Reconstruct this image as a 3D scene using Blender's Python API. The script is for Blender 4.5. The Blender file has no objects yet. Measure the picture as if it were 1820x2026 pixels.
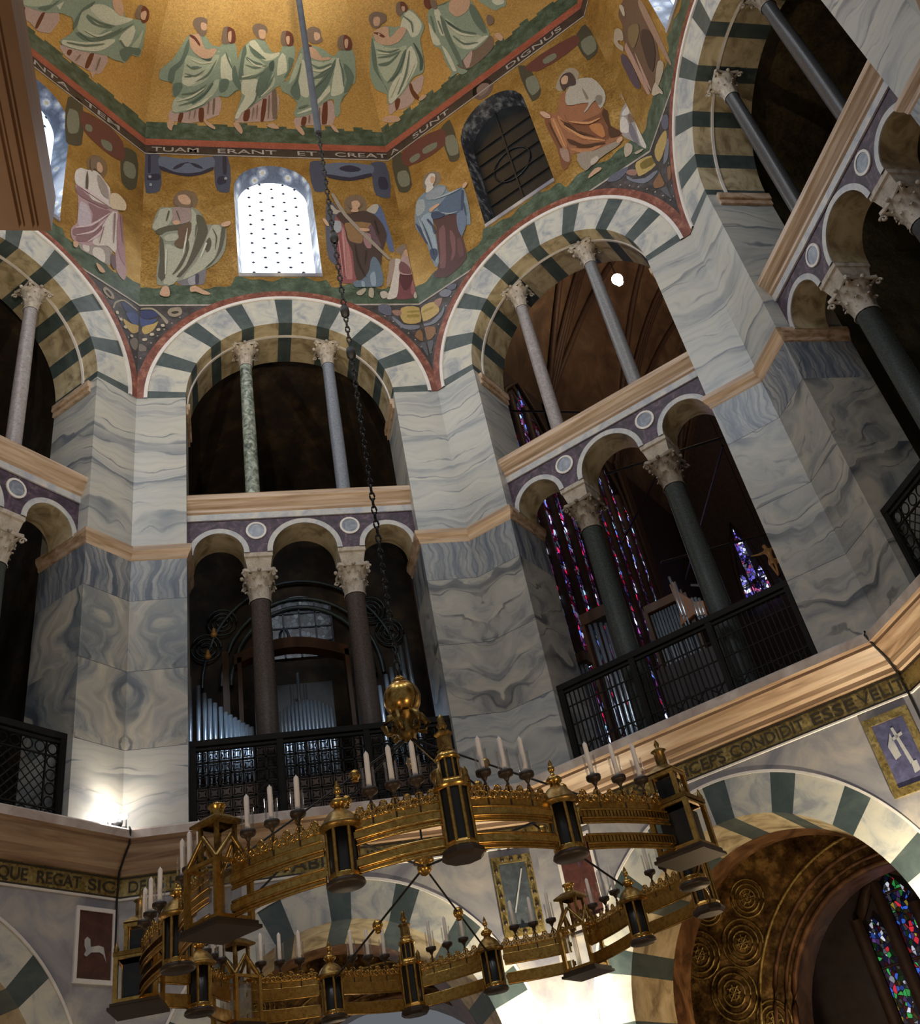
import bpy, bmesh, math, random
from mathutils import Vector, Matrix
random.seed(11)
SC = bpy.context.scene
COL = SC.collection
PI = math.pi
R = 7.2                      # inner radius of the octagon to the middle of a side
TAN = math.tan(PI / 8)

# ------------------------------------------------------------------ camera
cam = bpy.data.cameras.new('camera')
cam.sensor_fit = 'HORIZONTAL'; cam.sensor_width = 36.0
cam.lens = 2027.43 / 1820 * 36.0
cam.shift_x = (910 - 920.36) / 1820; cam.shift_y = -(1013 - 819.55) / 1820
cam.clip_start = 0.05; cam.clip_end = 300
co = bpy.data.objects.new('camera', cam); COL.objects.link(co)
yaw, pitch, roll = 0.309287749, 0.679749008, -0.228575585
fwd = Vector((math.sin(yaw) * math.cos(pitch), math.cos(yaw) * math.cos(pitch), math.sin(pitch)))
rt = Vector((math.cos(yaw), -math.sin(yaw), 0)); up = rt.cross(fwd)
r2 = rt * math.cos(roll) + up * math.sin(roll); u2 = -rt * math.sin(roll) + up * math.cos(roll)
mm = Matrix((r2, u2, -fwd)).transposed().to_4x4(); mm.translation = Vector((-1.50622, -8.32379, 1.6))
co.matrix_world = mm
SC.camera = co

# ------------------------------------------------------------------ look, world, room lights
vs = SC.view_settings
vs.view_transform = 'Standard'; vs.look = 'None'; vs.gamma = 1.0; vs.use_curve_mapping = False
vs.exposure = 0.0
wd = bpy.data.worlds.new('world'); SC.world = wd; wd.use_nodes = True
wd.node_tree.nodes['Background'].inputs[0].default_value = (0.74, 0.78, 0.86, 1)
wd.node_tree.nodes['Background'].inputs[1].default_value = 0.17

def add_light(name, kind, loc, energy, color, size=0.5, target=None, spot=60, blend=0.6, size_y=None):
    l = bpy.data.lights.new(name, kind); l.energy = energy; l.color = color
    if kind == 'AREA':
        l.size = size
        if size_y: l.shape = 'RECTANGLE'; l.size_y = size_y
    elif kind == 'SPOT': l.spot_size = math.radians(spot); l.spot_blend = blend; l.shadow_soft_size = size
    else: l.shadow_soft_size = size
    o = bpy.data.objects.new(name, l); COL.objects.link(o); o.location = loc
    if target is not None:
        o.rotation_euler = (Vector(target) - Vector(loc)).to_track_quat('-Z', 'Y').to_euler()
    return o

def world_pt(w, s, d, z):
    a = math.radians(90 - 45 * (w - 1)); n = (math.cos(a), math.sin(a)); t = (n[1], -n[0])
    return Vector((n[0] * (R + d) + t[0] * s, n[1] * (R + d) + t[1] * s, z))

COOL = (0.86, 0.93, 1.0); WARM = (1.0, 0.72, 0.42); LAMP = (1.0, 0.86, 0.66)
# daylight falling in through the drum windows (every side of the octagon has one)
for w, e in ((-1, 165), (-2, 315), (-3, 300), (4, 150), (3, 80), (0, 105), (1, 130)):
    add_light('window_daylight', 'AREA', world_pt(w, 0, -0.06, 21.2), e, COOL, 1.5, world_pt(w, 0, -6, 18.0), size_y=3.2)
# halogen floods standing on the cornice: in view at the north pier; those behind the camera are unseen, added to brighten the drum
add_light('cornice_flood', 'SPOT', world_pt(0, 2.66, -0.30, 7.22), 85, LAMP, 0.04, world_pt(0, 2.9, 0.1, 8.6), 125, 0.8)
for w in (-2, -3, 4):
    add_light('cornice_flood', 'SPOT', world_pt(w, 2.7, -0.45, 7.3), 1500, (1.0, 0.84, 0.6), 0.12, world_pt(w + 4, 0, 0, 21.0), 75, 0.9)
add_light('dome_fill_spot', 'SPOT', world_pt(-3, 1.0, -0.5, 7.4), 26000, (1.0, 0.90, 0.70), 0.15, world_pt(1, -0.5, -2.6, 29.8), 20, 1.0)  # unseen spot added to brighten the top of the dome
# floods at the feet of the lower piers
for w, e in ((1, 1000), (2, 900), (0, 40)):
    add_light('pier_flood', 'SPOT', world_pt(w, 2.66, -0.75, 2.7), e, (1.0, 0.87, 0.62), 0.05, world_pt(w, 2.75, 0.0, 4.6), 110, 0.9)
# warm lamps of the lower church: ambulatory behind the arches and the floor of the octagon
for w, s, d, z, e in ((2, -0.6, 1.5, 2.4, 110), (1, 0.2, 1.5, 2.6, 40), (0, 0.4, 1.9, 2.6, 30)):
    add_light('ambulatory_lamp', 'POINT', world_pt(w, s, d, z), e, WARM, 0.12)
for x, y, e in ((-3.2, -4.4, 160), (2.2, -5.4, 190), (4.6, 0.5, 45), (-4.6, 1.5, 45)):
    add_light('church_lamp', 'POINT', (x, y, 1.4), e, (1.0, 0.70, 0.42), 0.2)

# ------------------------------------------------------------------ mesh helpers
def tag(o, label=None, cat=None, group=None, kind=None):
    if label: o['label'] = label
    if cat: o['category'] = cat
    if group: o['group'] = group
    if kind: o['kind'] = kind
    return o

def empty(name, loc=(0, 0, 0), rz=0, parent=None):
    o = bpy.data.objects.new(name, None); COL.objects.link(o); o.location = loc; o.rotation_euler = (0, 0, rz)
    o.empty_display_size = 0.2
    if parent: o.parent = parent
    return o

class MB:
    def __init__(self): self.v = []; self.f = []; self.m = []; self.s = []; self.c = None
    def q(self, pts, m=0, smooth=False):
        i = len(self.v); self.v.extend([tuple(p) for p in pts]); self.f.append(tuple(range(i, i + len(pts)))); self.m.append(m); self.s.append(smooth)
    def grid(self, rows, m=0, smooth=True, closed=False):
        n = len(rows[0]); i = len(self.v)
        for r in rows: self.v.extend([tuple(p) for p in r])
        for a in range(len(rows) - 1):
            for b in range(n if closed else n - 1):
                c = (b + 1) % n
                self.f.append((i + a * n + b, i + a * n + c, i + (a + 1) * n + c, i + (a + 1) * n + b))
                self.m.append(m(a, b) if callable(m) else m); self.s.append(smooth)
    def box(self, x0, x1, y0, y1, z0, z1, m=0, M=None):
        p = [(x, y, z) for z in (z0, z1) for y in (y0, y1) for x in (x0, x1)]
        if M is not None: p = [M @ Vector(a) for a in p]
        i = len(self.v); self.v.extend([tuple(a) for a in p])
        for f in ((0, 2, 3, 1), (4, 5, 7, 6), (0, 1, 5, 4), (2, 6, 7, 3), (0, 4, 6, 2), (1, 3, 7, 5)):
            self.f.append(tuple(i + k for k in f)); self.m.append(m); self.s.append(False)
    def lathe(self, prof, n=16, c=(0, 0, 0), m=0, smooth=True, rot=0):
        rows = [[(c[0] + r * math.cos(rot + 2 * PI * k / n), c[1] + r * math.sin(rot + 2 * PI * k / n), c[2] + z) for k in range(n)] for r, z in prof]
        self.grid(rows, m, smooth, True)
    def tube(self, path, r, n=6, m=0, closed=False, smooth=True, cap=True):
        path = [Vector(p) for p in path]; rows = []; N = len(path)
        for k, p in enumerate(path):
            a = path[(k - 1) % N] if (closed or k > 0) else p; b = path[(k + 1) % N] if (closed or k < N - 1) else p
            d = (b - a).normalized(); ref = Vector((0, 0, 1)) if abs(d.z) < 0.95 else Vector((1, 0, 0))
            e1 = d.cross(ref).normalized(); e2 = d.cross(e1)
            rr = r[k] if isinstance(r, (list, tuple)) else r
            rows.append([p + (e1 * math.cos(2 * PI * j / n) + e2 * math.sin(2 * PI * j / n)) * rr for j in range(n)])
        if closed: rows.append(rows[0])
        self.grid(rows, m, smooth, True)
        if cap and not closed: self.q(rows[0][::-1], m); self.q(rows[-1], m)
    def ball(self, c, r, n=10, m=0, sz=1.0):
        k = max(5, n // 2 + 1)
        self.lathe([(max(1e-4, r * math.sin(PI * i / k)), -r * sz * math.cos(PI * i / k)) for i in range(k + 1)], n, c, m)
    def build(self, name, mats, parent=None, uv=None, weld=True):
        me = bpy.data.meshes.new(name); me.from_pydata(self.v, [], self.f)
        if not isinstance(mats, (list, tuple)): mats = [mats]
        for x in mats: me.materials.append(x)
        me.polygons.foreach_set('material_index', self.m); me.polygons.foreach_set('use_smooth', self.s)
        if uv:
            L = me.uv_layers.new(name='UVMap')
            for p in me.polygons:
                for li in p.loop_indices: L.data[li].uv = uv(me.vertices[me.loops[li].vertex_index].co, p)
        if self.c is not None:
            at = me.color_attributes.new('Col', 'FLOAT_COLOR', 'CORNER')
            for p in me.polygons:
                for li in p.loop_indices: at.data[li].color = self.c[p.index]
        me.update()
        o = bpy.data.objects.new(name, me); COL.objects.link(o)
        if parent: o.parent = parent
        return o

def P(s, d, z): return (s, R + d, z)
def slim(d): return (R + d) * TAN
def copy_tree(o, parent=None):
    c = o.copy(); COL.objects.link(c); c.parent = parent
    for ch in list(o.children): copy_tree(ch, c)
    return c
def lin(h):
    h = h.lstrip('#'); return tuple((x / 12.92 if x <= 0.04045 else ((x + 0.055) / 1.055) ** 2.4) for x in (int(h[i:i + 2], 16) / 255 for i in (0, 2, 4)))

# ------------------------------------------------------------------ materials
class NT:
    def __init__(self, name):
        self.mat = bpy.data.materials.new(name); self.mat.use_nodes = True; self.t = self.mat.node_tree
        self.b = self.t.nodes['Principled BSDF']
    def n(self, typ, ins=None, **kw):
        x = self.t.nodes.new('ShaderNode' + typ)
        for k, v in kw.items(): setattr(x, k, v)
        for k, v in (ins or {}).items(): self.set(x.inputs[k], v)
        return x
    def set(self, sock, v):
        if hasattr(v, 'is_output') or isinstance(v, bpy.types.NodeSocket): self.t.links.new(v, sock)
        else: sock.default_value = v
    def ramp(self, fac, stops, interp='LINEAR'):
        x = self.n('ValToRGB', {0: fac}); r = x.color_ramp; r.interpolation = interp
        while len(r.elements) < len(stops): r.elements.new(0.5)
        for e, (p, c) in zip(r.elements, stops): e.position = p; e.color = (*c, 1) if len(c) == 3 else c
        return x.outputs[0]
    def mix(self, f, a, b, mode='MIX'):
        x = self.n('MixRGB', {0: f, 1: a, 2: b}, blend_type=mode); return x.outputs[0]
    def math(self, op, a, b=0.0):
        x = self.n('Math', {0: a, 1: b}, operation=op); return x.outputs[0]
    def out(self, col=None, rough=None, metal=None, bump=None, bs=0.3, bd=0.02):
        if col is not None: self.set(self.b.inputs['Base Color'], col)
        if rough is not None: self.set(self.b.inputs['Roughness'], rough)
        if metal is not None: self.set(self.b.inputs['Metallic'], metal)
        if bump is not None:
            x = self.n('Bump', {'Strength': bs, 'Distance': bd, 'Height': bump}); self.set(self.b.inputs['Normal'], x.outputs[0])
        return self.mat
def c4(c): return (*c, 1)

def plain(name, c, rough=0.5, metal=0.0, var=0.25, scale=6.0):
    t = NT(name); tc = t.n('TexCoord').outputs['Object']
    nz = t.n('TexNoise', {'Vector': tc, 'Scale': scale, 'Detail': 5.0}).outputs[0]
    col = t.ramp(nz, [(0.3, tuple(x * (1 - var) for x in c)), (0.7, tuple(min(1, x * (1 + var)) for x in c))])
    return t.out(col, rough, metal)

def veined(name, base, base2, vein, wscale=1.0, dist=3.0, vertical=False, fine=7.0, thin=0.86, patch=(0.5, 1.6), rough=0.32, vstr=0.9, fstr=0.14, tilt=0.0, wsc=0.9):
    """polished slab marble, laid out by the wall's own (distance from corner, height) coordinates"""
    t = NT(name); uv = t.n('UVMap').outputs[0]
    mp = t.n('Mapping', {'Vector': uv, 'Rotation': (0, 0, PI / 2 if vertical else tilt), 'Scale': (0.75, 1.0, 1) }).outputs[0]
    def warp(src, sc, amt, det=4.0):
        w = t.n('TexNoise', {'Vector': src, 'Scale': sc, 'Detail': det, 'Roughness': 0.55}).outputs['Color']
        w = t.n('VectorMath', {0: w, 1: (0.5, 0.5, 0.5)}, operation='SUBTRACT').outputs[0]
        w = t.n('VectorMath', {0: w, 1: (amt, amt, 0)}, operation='MULTIPLY').outputs[0]
        return t.n('VectorMath', {0: src, 1: w}, operation='ADD').outputs[0]
    co_ = warp(warp(mp, wsc, dist * 0.4, 2.0), 3.2, dist * 0.05)
    st = t.n('Mapping', {'Vector': co_, 'Scale': (patch[0], patch[1], 1)}).outputs[0]
    pn = t.n('TexNoise', {'Vector': st, 'Scale': 1.6, 'Detail': 6.0, 'Roughness': 0.62}).outputs[0]
    w1 = t.n('TexWave', {'Vector': co_, 'Scale': wscale, 'Distortion': 1.2, 'Detail': 3.0, 'Detail Scale': 2.5, 'Detail Roughness': 0.6}, wave_type='BANDS', bands_direction='Y', wave_profile='SAW').outputs['Fac']
    w2 = t.n('TexWave', {'Vector': co_, 'Scale': fine, 'Distortion': 4.0, 'Detail': 3.0, 'Detail Scale': 1.5}, wave_type='BANDS', bands_direction='Y').outputs['Fac']
    body = t.mix(t.ramp(pn, [(0.38, (0, 0, 0)), (0.62, (1, 1, 1))]), c4(base), c4(base2))
    sm = t.ramp(pn, [(0.55, (0, 0, 0)), (0.72, (1, 1, 1))])
    body = t.mix(t.math('MULTIPLY', sm, 0.55), body, c4(vein))
    body = t.mix(t.math('MULTIPLY', t.ramp(w2, [(0.5, (0, 0, 0)), (1, (1, 1, 1))]), fstr), body, c4(vein))
    w3 = t.n('TexWave', {'Vector': warp(co_, 2.2, dist * 0.09, 2.0), 'Scale': wscale * 2.1, 'Distortion': 2.0, 'Detail': 2.0, 'Detail Scale': 1.5}, wave_type='BANDS', bands_direction='Y', wave_profile='TRI').outputs['Fac']
    tv = t.ramp(w3, [(0.0, (1, 1, 1)), (0.05, (0.9, 0.9, 0.9)), (0.11, (0, 0, 0)), (1, (0, 0, 0))])
    tp_ = t.ramp(t.n('TexNoise', {'Vector': mp, 'Scale': 1.7, 'Detail': 2.0}).outputs[0], [(0.42, (0.05, 0.05, 0.05)), (0.6, (0.8, 0.8, 0.8))])
    body = t.mix(t.math('MULTIPLY', tv, tp_), body, c4(vein))
    vm = t.ramp(w1, [(0.0, (0, 0, 0)), (thin - 0.26, (0, 0, 0)), (thin - 0.03, (0.34, 0.34, 0.34)), (thin + 0.06, (0.95, 0.95, 0.95)), (0.985, (0.75, 0.75, 0.75)), (1.0, (0, 0, 0))])
    pv = t.ramp(t.n('TexNoise', {'Vector': mp, 'Scale': 0.9, 'Detail': 2.0}).outputs[0], [(0.40, (0.1, 0.1, 0.1)), (0.60, (1, 1, 1))])
    body = t.mix(t.math('MULTIPLY', t.math('MULTIPLY', vm, pv), vstr), body, c4(vein))
    return t.out(body, rough)

def mottled(name, a, b, c, scale=2.0, rough=0.35, det=6.0, p=(0.35, 0.52, 0.68), dist=0.8):
    t = NT(name); tc = t.n('TexCoord').outputs['Object']
    nz = t.n('TexNoise', {'Vector': tc, 'Scale': scale, 'Detail': det, 'Roughness': 0.62, 'Distortion': dist}).outputs[0]
    return t.out(t.ramp(nz, [(p[0], a), (p[1], b), (p[2], c)]), rough)

def streaked(name, a, b, c, rough=0.4, sc=(0.5, 4.0, 9.0)):
    """moulded beige stone with streaks running along its length"""
    t = NT(name); tc = t.n('TexCoord').outputs['Object']
    mp = t.n('Mapping', {'Vector': tc, 'Scale': sc}).outputs[0]
    nz = t.n('TexNoise', {'Vector': mp, 'Scale': 1.2, 'Detail': 6.0, 'Roughness': 0.6, 'Distortion': 0.6}).outputs[0]
    return t.out(t.ramp(nz, [(0.34, a), (0.5, b), (0.66, c)]), rough)

def tesserae(t, col, scale=22.0, amp=0.24):
    tc = t.n('TexCoord').outputs['Object']
    v = t.n('TexVoronoi', {'Vector': tc, 'Scale': scale})
    bw = t.n('SeparateColor', {0: v.outputs['Color']}).outputs[0]
    k = t.ramp(bw, [(0.0, (1 - amp, 1 - amp, 1 - amp)), (1.0, (1 + amp * 0.8, 1 + amp * 0.8, 1 + amp * 0.8))])
    return t.mix(1.0, col, k, 'MULTIPLY'), bw, v.outputs['Distance']

def mosaic_plain(name, cols, scale=1.6, rough=0.45, metal=0.0, ts=24.0, rv=0.2, bst=0.18):
    t = NT(name); tc = t.n('TexCoord').outputs['Object']
    nz = t.n('TexNoise', {'Vector': tc, 'Scale': scale, 'Detail': 5.0, 'Roughness': 0.6}).outputs[0]
    n = len(cols); base = t.ramp(nz, [(0.32 + 0.36 * i / max(1, n - 1), c) for i, c in enumerate(cols)])
    col, bw, ds = tesserae(t, base, ts)
    rg = t.math('ADD', t.math('MULTIPLY', bw, rv), rough - rv / 2)
    return t.out(col, rg, metal, bw if bst else None, bst, 0.02)

def emis(name, c, s):
    t = NT(name); t.set(t.b.inputs['Base Color'], (0, 0, 0, 1)); t.set(t.b.inputs['Emission Color'], c4(c)); t.set(t.b.inputs['Emission Strength'], s); return t.mat

MAT = {}
MAT['cipo_h'] = veined('cipollino_marble', (0.52, 0.51, 0.46), (0.42, 0.43, 0.425), (0.12, 0.145, 0.185), 0.34, 2.6, False, 2.0, 0.88, (0.35, 1.5), vstr=0.95, fstr=0.10)
MAT['cipo_v'] = veined('standing_veined_marble', (0.60, 0.54, 0.43), (0.26, 0.28, 0.29), (0.08, 0.095, 0.115), 0.20, 3.6, True, 1.4, 0.84, (0.45, 2.0), fstr=0.25, vstr=1.0)
MAT['cipo_s'] = veined('blue_striped_marble', (0.36, 0.36, 0.35), (0.17, 0.195, 0.235), (0.06, 0.08, 0.12), 0.9, 1.6, True, 3.5, 0.72, (0.5, 5.0), fstr=0.45)
MAT['cipo_x'] = veined('swirled_marble', (0.50, 0.46, 0.38), (0.32, 0.32, 0.305), (0.075, 0.085, 0.10), 0.30, 3.4, False, 1.2, 0.84, (0.9, 1.5), fstr=0.12, vstr=1.0, tilt=-0.5, wsc=1.2)
MAT['white'] = mottled('white_voussoir_marble', (0.30, 0.32, 0.35), (0.52, 0.51, 0.46), (0.60, 0.57, 0.47), 2.6, 0.4)
MAT['cream'] = mottled('cream_soffit_marble', (0.22, 0.17, 0.10), (0.46, 0.38, 0.24), (0.58, 0.50, 0.35), 2.6, 0.4)
MAT['green'] = mottled('dark_green_stone', (0.042, 0.062, 0.065), (0.060, 0.082, 0.084), (0.085, 0.108, 0.104), 3.0, 0.42)
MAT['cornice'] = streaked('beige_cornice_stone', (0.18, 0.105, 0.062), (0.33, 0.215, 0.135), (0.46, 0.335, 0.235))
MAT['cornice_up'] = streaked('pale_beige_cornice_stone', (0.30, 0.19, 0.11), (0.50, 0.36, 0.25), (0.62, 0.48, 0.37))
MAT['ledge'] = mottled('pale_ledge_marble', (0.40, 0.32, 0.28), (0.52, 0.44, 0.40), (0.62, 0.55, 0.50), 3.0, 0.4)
MAT['fillet'] = plain('white_fillet', (0.72, 0.68, 0.65), 0.4, 0, 0.08)
MAT['purple'] = mottled('purple_breccia', (0.030, 0.017, 0.032), (0.060, 0.036, 0.062), (0.24, 0.15, 0.19), 5.5, 0.5, 6.0, (0.36, 0.52, 0.76))
MAT['archivolt'] = mottled('grey_white_archivolt', (0.36, 0.38, 0.45), (0.50, 0.50, 0.50), (0.60, 0.57, 0.52), 4.0, 0.4)
MAT['roundel'] = mottled('blue_grey_roundel', (0.13, 0.16, 0.22), (0.22, 0.25, 0.31), (0.33, 0.35, 0.40), 6.0, 0.3)
MAT['greymarble'] = mottled('blue_grey_marble', (0.20, 0.20, 0.24), (0.33, 0.32, 0.33), (0.50, 0.45, 0.40), 1.1, 0.35)
MAT['red'] = mosaic_plain('red_band_mosaic', [(0.13, 0.035, 0.02), (0.20, 0.055, 0.032), (0.36, 0.15, 0.10)], 5.0, 0.5, 0, 30)
MAT['redline'] = mosaic_plain('red_line_mosaic', [(0.28, 0.065, 0.035), (0.36, 0.095, 0.055)], 2.0, 0.5, 0, 30)
MAT['gold'] = mosaic_plain('gold_ground_mosaic', [(0.26, 0.14, 0.032), (0.36, 0.21, 0.052), (0.46, 0.29, 0.09)], 1.2, 0.46, 0.55, 36, 0.22)
MAT['golddome'] = mosaic_plain('dome_gold_mosaic', [(0.46, 0.265, 0.075), (0.54, 0.335, 0.105)], 0.6, 0.36, 0.3, 40, 0.0, 0.0)
MAT['ground'] = mosaic_plain('green_ground_mosaic', [(0.028, 0.045, 0.028), (0.055, 0.085, 0.05), (0.10, 0.135, 0.095)], 4.0, 0.5, 0, 28)
MAT['darkmos'] = mosaic_plain('dark_spandrel_mosaic', [(0.022, 0.020, 0.022), (0.045, 0.038, 0.036), (0.085, 0.075, 0.08)], 4.0, 0.5, 0, 30)
MAT['textband'] = mosaic_plain('dark_inscription_mosaic', [(0.030, 0.020, 0.016), (0.05, 0.034, 0.026)], 3.0, 0.5, 0, 30)
MAT['letterlight'] = plain('pale_letter_mosaic', (0.36, 0.31, 0.27), 0.5)
MAT['letterdark'] = plain('dark_letter_mosaic', (0.030, 0.022, 0.012), 0.5)
MAT['goldband'] = mosaic_plain('gold_inscription_mosaic', [(0.22, 0.15, 0.04), (0.34, 0.25, 0.085), (0.48, 0.38, 0.16)], 5.0, 0.4, 0.6, 34, 0.3)
MAT['goldlow'] = mosaic_plain('gold_vault_mosaic', [(0.03, 0.016, 0.007), (0.13, 0.078, 0.028), (0.42, 0.27, 0.10)], 4.5, 0.36, 0.6, 26, 0.3, 0.7)
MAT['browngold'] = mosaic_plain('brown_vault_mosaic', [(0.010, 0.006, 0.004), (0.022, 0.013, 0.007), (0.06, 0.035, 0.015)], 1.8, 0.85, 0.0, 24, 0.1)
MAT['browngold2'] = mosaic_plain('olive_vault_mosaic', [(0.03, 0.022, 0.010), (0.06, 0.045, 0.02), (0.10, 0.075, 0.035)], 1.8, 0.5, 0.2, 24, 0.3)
MAT['galleryfloor'] = plain('gallery_floor_stone', (0.20, 0.18, 0.16), 0.6)
MAT['brownmarble'] = mottled('brown_streaked_marble', (0.05, 0.024, 0.012), (0.13, 0.062, 0.028), (0.25, 0.14, 0.07), 1.6, 0.3, 7.0, (0.36, 0.52, 0.7), 2.0)
MAT['capital'] = mottled('carved_limestone', (0.30, 0.25, 0.20), (0.48, 0.42, 0.35), (0.60, 0.54, 0.47), 6.0, 0.6)
MAT['capital_dark'] = mottled('dark_limestone', (0.12, 0.09, 0.06), (0.24, 0.19, 0.14), (0.38, 0.31, 0.24), 6.0, 0.6)  # darker brown than the carved limestone
MAT['greygranite'] = mottled('grey_granite', (0.14, 0.14, 0.15), (0.19, 0.19, 0.20), (0.25, 0.25, 0.26), 30.0, 0.35)
MAT['pinkgranite'] = mottled('pale_pink_granite', (0.22, 0.19, 0.19), (0.30, 0.27, 0.27), (0.38, 0.34, 0.34), 20.0, 0.4)
MAT['bluegranite'] = mottled('blue_grey_granite', (0.12, 0.14, 0.18), (0.18, 0.20, 0.25), (0.24, 0.26, 0.31), 30.0, 0.4)
MAT['breccia'] = mottled('green_breccia', (0.05, 0.065, 0.055), (0.19, 0.23, 0.19), (0.46, 0.50, 0.43), 9.0, 0.35, 4.0, (0.36, 0.5, 0.66))
MAT['darkgranite'] = mottled('dark_grey_granite', (0.035, 0.036, 0.039), (0.05, 0.051, 0.056), (0.07, 0.072, 0.078), 30.0, 0.34)
MAT['porphyry'] = mottled('brown_porphyry', (0.055, 0.042, 0.038), (0.08, 0.062, 0.055), (0.115, 0.092, 0.082), 40.0, 0.26)
MAT['greenporph'] = mottled('green_black_porphyry', (0.035, 0.042, 0.040), (0.052, 0.062, 0.058), (0.08, 0.09, 0.085), 40.0, 0.25)
MAT['bronze'] = plain('dark_bronze', (0.009, 0.008, 0.007), 0.7, 0.0)
MAT['bronze'].node_tree.nodes['Principled BSDF'].inputs['Specular IOR Level'].default_value = 0.2
MAT['brass'] = mottled('gilt_copper', (0.36, 0.21, 0.052), (0.54, 0.33, 0.085), (0.66, 0.43, 0.125), 30.0, 0.25); MAT['brass'].node_tree.nodes['Principled BSDF'].inputs['Metallic'].default_value = 0.92
MAT['brassold'] = mottled('tarnished_gilt_copper', (0.13, 0.075, 0.02), (0.30, 0.19, 0.055), (0.45, 0.31, 0.10), 18.0, 0.38); MAT['brassold'].node_tree.nodes['Principled BSDF'].inputs['Metallic'].default_value = 0.85
MAT['darkplate'] = plain('dark_bronze_plate', (0.030, 0.019, 0.011), 0.5, 0.2)
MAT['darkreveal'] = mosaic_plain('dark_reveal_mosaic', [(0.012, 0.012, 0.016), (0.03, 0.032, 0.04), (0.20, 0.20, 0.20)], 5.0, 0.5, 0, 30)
MAT['iron'] = plain('black_iron', (0.022, 0.022, 0.024), 0.5, 0.5)
MAT['candle'] = plain('white_wax', (0.88, 0.84, 0.80), 0.45, 0, 0.03)
MAT['shadow'] = plain('dark_interior', (0.012, 0.014, 0.016), 0.3)
MAT['tin'] = plain('organ_tin', (0.55, 0.64, 0.74), 0.26, 0.8, 0.08)
MAT['wood'] = streaked('organ_wood', (0.05, 0.022, 0.010), (0.10, 0.045, 0.02), (0.15, 0.07, 0.032), 0.4, (2, 2, 0.4))
MAT['oak'] = streaked('light_oak', (0.28, 0.12, 0.05), (0.38, 0.17, 0.075), (0.46, 0.22, 0.10), 0.45, (2, 2, 0.4))
MAT['rib'] = plain('brown_rib_stone', (0.075, 0.045, 0.034), 0.6, 0, 0.2)
MAT['web'] = mottled('brown_vault_web', (0.09, 0.058, 0.040), (0.15, 0.10, 0.066), (0.22, 0.15, 0.10), 0.8, 0.6)
MAT['choirwall'] = plain('dark_choir_stone', (0.055, 0.040, 0.042), 0.6)
MAT['giltwood'] = plain('gilded_wood', (0.62, 0.34, 0.12), 0.4, 0.2)
MAT['lead'] = plain('lead_came', (0.03, 0.035, 0.06), 0.5)
MAT['nearstone'] = streaked('brown_near_stone', (0.12, 0.058, 0.024), (0.19, 0.098, 0.044), (0.26, 0.145, 0.072), 0.5, (3, 0.6, 6))
MAT['day'] = emis('bright_daylight_glass', (0.84, 0.92, 1.0), 3.2)
MAT['day2'] = emis('pale_blue_daylight_glass', (0.62, 0.78, 1.0), 2.4)
MAT['lampglass'] = emis('glowing_lamp_lens', (1.0, 0.94, 0.88), 40.0)
MAT['chlamp'] = emis('glowing_lamp_bulb', (1.0, 0.80, 0.58), 30.0)

def make_colour_mosaic():
    t = NT('coloured_mosaic'); a = t.n('Attribute', attribute_name='Col').outputs['Color']
    a = t.mix(1.0, a, (1.12, 1.08, 1.02, 1), 'MULTIPLY')
    col, bw, ds = tesserae(t, a, 44.0, 0.14)
    return t.out(col, 0.5, 0.0)
MAT['fig'] = make_colour_mosaic()

def make_reveal():
    t = NT('blue_white_reveal_mosaic'); tc = t.n('TexCoord').outputs['Object']
    v = t.n('TexVoronoi', {'Vector': tc, 'Scale': 3.4}).outputs['Distance']
    c = t.ramp(v, [(0.12, (0.34, 0.29, 0.17)), (0.22, (0.40, 0.41, 0.42)), (0.36, (0.16, 0.18, 0.24)), (0.60, (0.05, 0.06, 0.09))])
    col, bw, ds = tesserae(t, c, 30.0); return t.out(col, 0.5)
MAT['reveal'] = make_reveal()

def make_stained(name, pal, strength, sx=3.0, sy=3.0, dark=0.5):
    t = NT(name); uv = t.n('UVMap').outputs[0]
    mp = t.n('Mapping', {'Vector': uv, 'Scale': (sx, sy, 1)}).outputs[0]
    v = t.n('TexVoronoi', {'Vector': mp, 'Scale': 1.0, 'Randomness': 0.9})
    sp = t.n('SeparateColor', {0: v.outputs['Color']})
    hue = t.ramp(sp.outputs[0], pal, 'CONSTANT')
    br = t.ramp(sp.outputs[1], [(0.0, (0.02, 0.02, 0.02)), (dark, (0.07, 0.07, 0.07)), (dark + 0.02, (0.25, 0.25, 0.25)), (1.0, (1, 1, 1))])
    ed = t.n('TexVoronoi', {'Vector': mp, 'Scale': 1.0, 'Randomness': 0.9}, feature='DISTANCE_TO_EDGE').outputs[0]
    le = t.ramp(ed, [(0.03, (0, 0, 0)), (0.09, (1, 1, 1))])
    e = t.mix(1.0, t.mix(1.0, hue, br, 'MULTIPLY'), le, 'MULTIPLY')
    t.set(t.b.inputs['Base Color'], (0.01, 0.008, 0.015, 1)); t.set(t.b.inputs['Emission Color'], e); t.set(t.b.inputs['Emission Strength'], strength)
    t.set(t.b.inputs['Roughness'], 0.3)
    return t.mat
PURP = [(0.0, (0.10, 0.015, 0.09)), (0.28, (0.55, 0.01, 0.06)), (0.46, (0.10, 0.16, 0.62)), (0.62, (0.62, 0.66, 0.95)), (0.80, (0.18, 0.04, 0.20)), (0.92, (0.30, 0.55, 0.80))]
BLUE = [(0.0, (0.09, 0.06, 0.40)), (0.3, (0.55, 0.60, 1.0)), (0.52, (0.18, 0.16, 0.75)), (0.72, (0.75, 0.82, 1.0)), (0.90, (0.45, 0.08, 0.22))]
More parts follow.
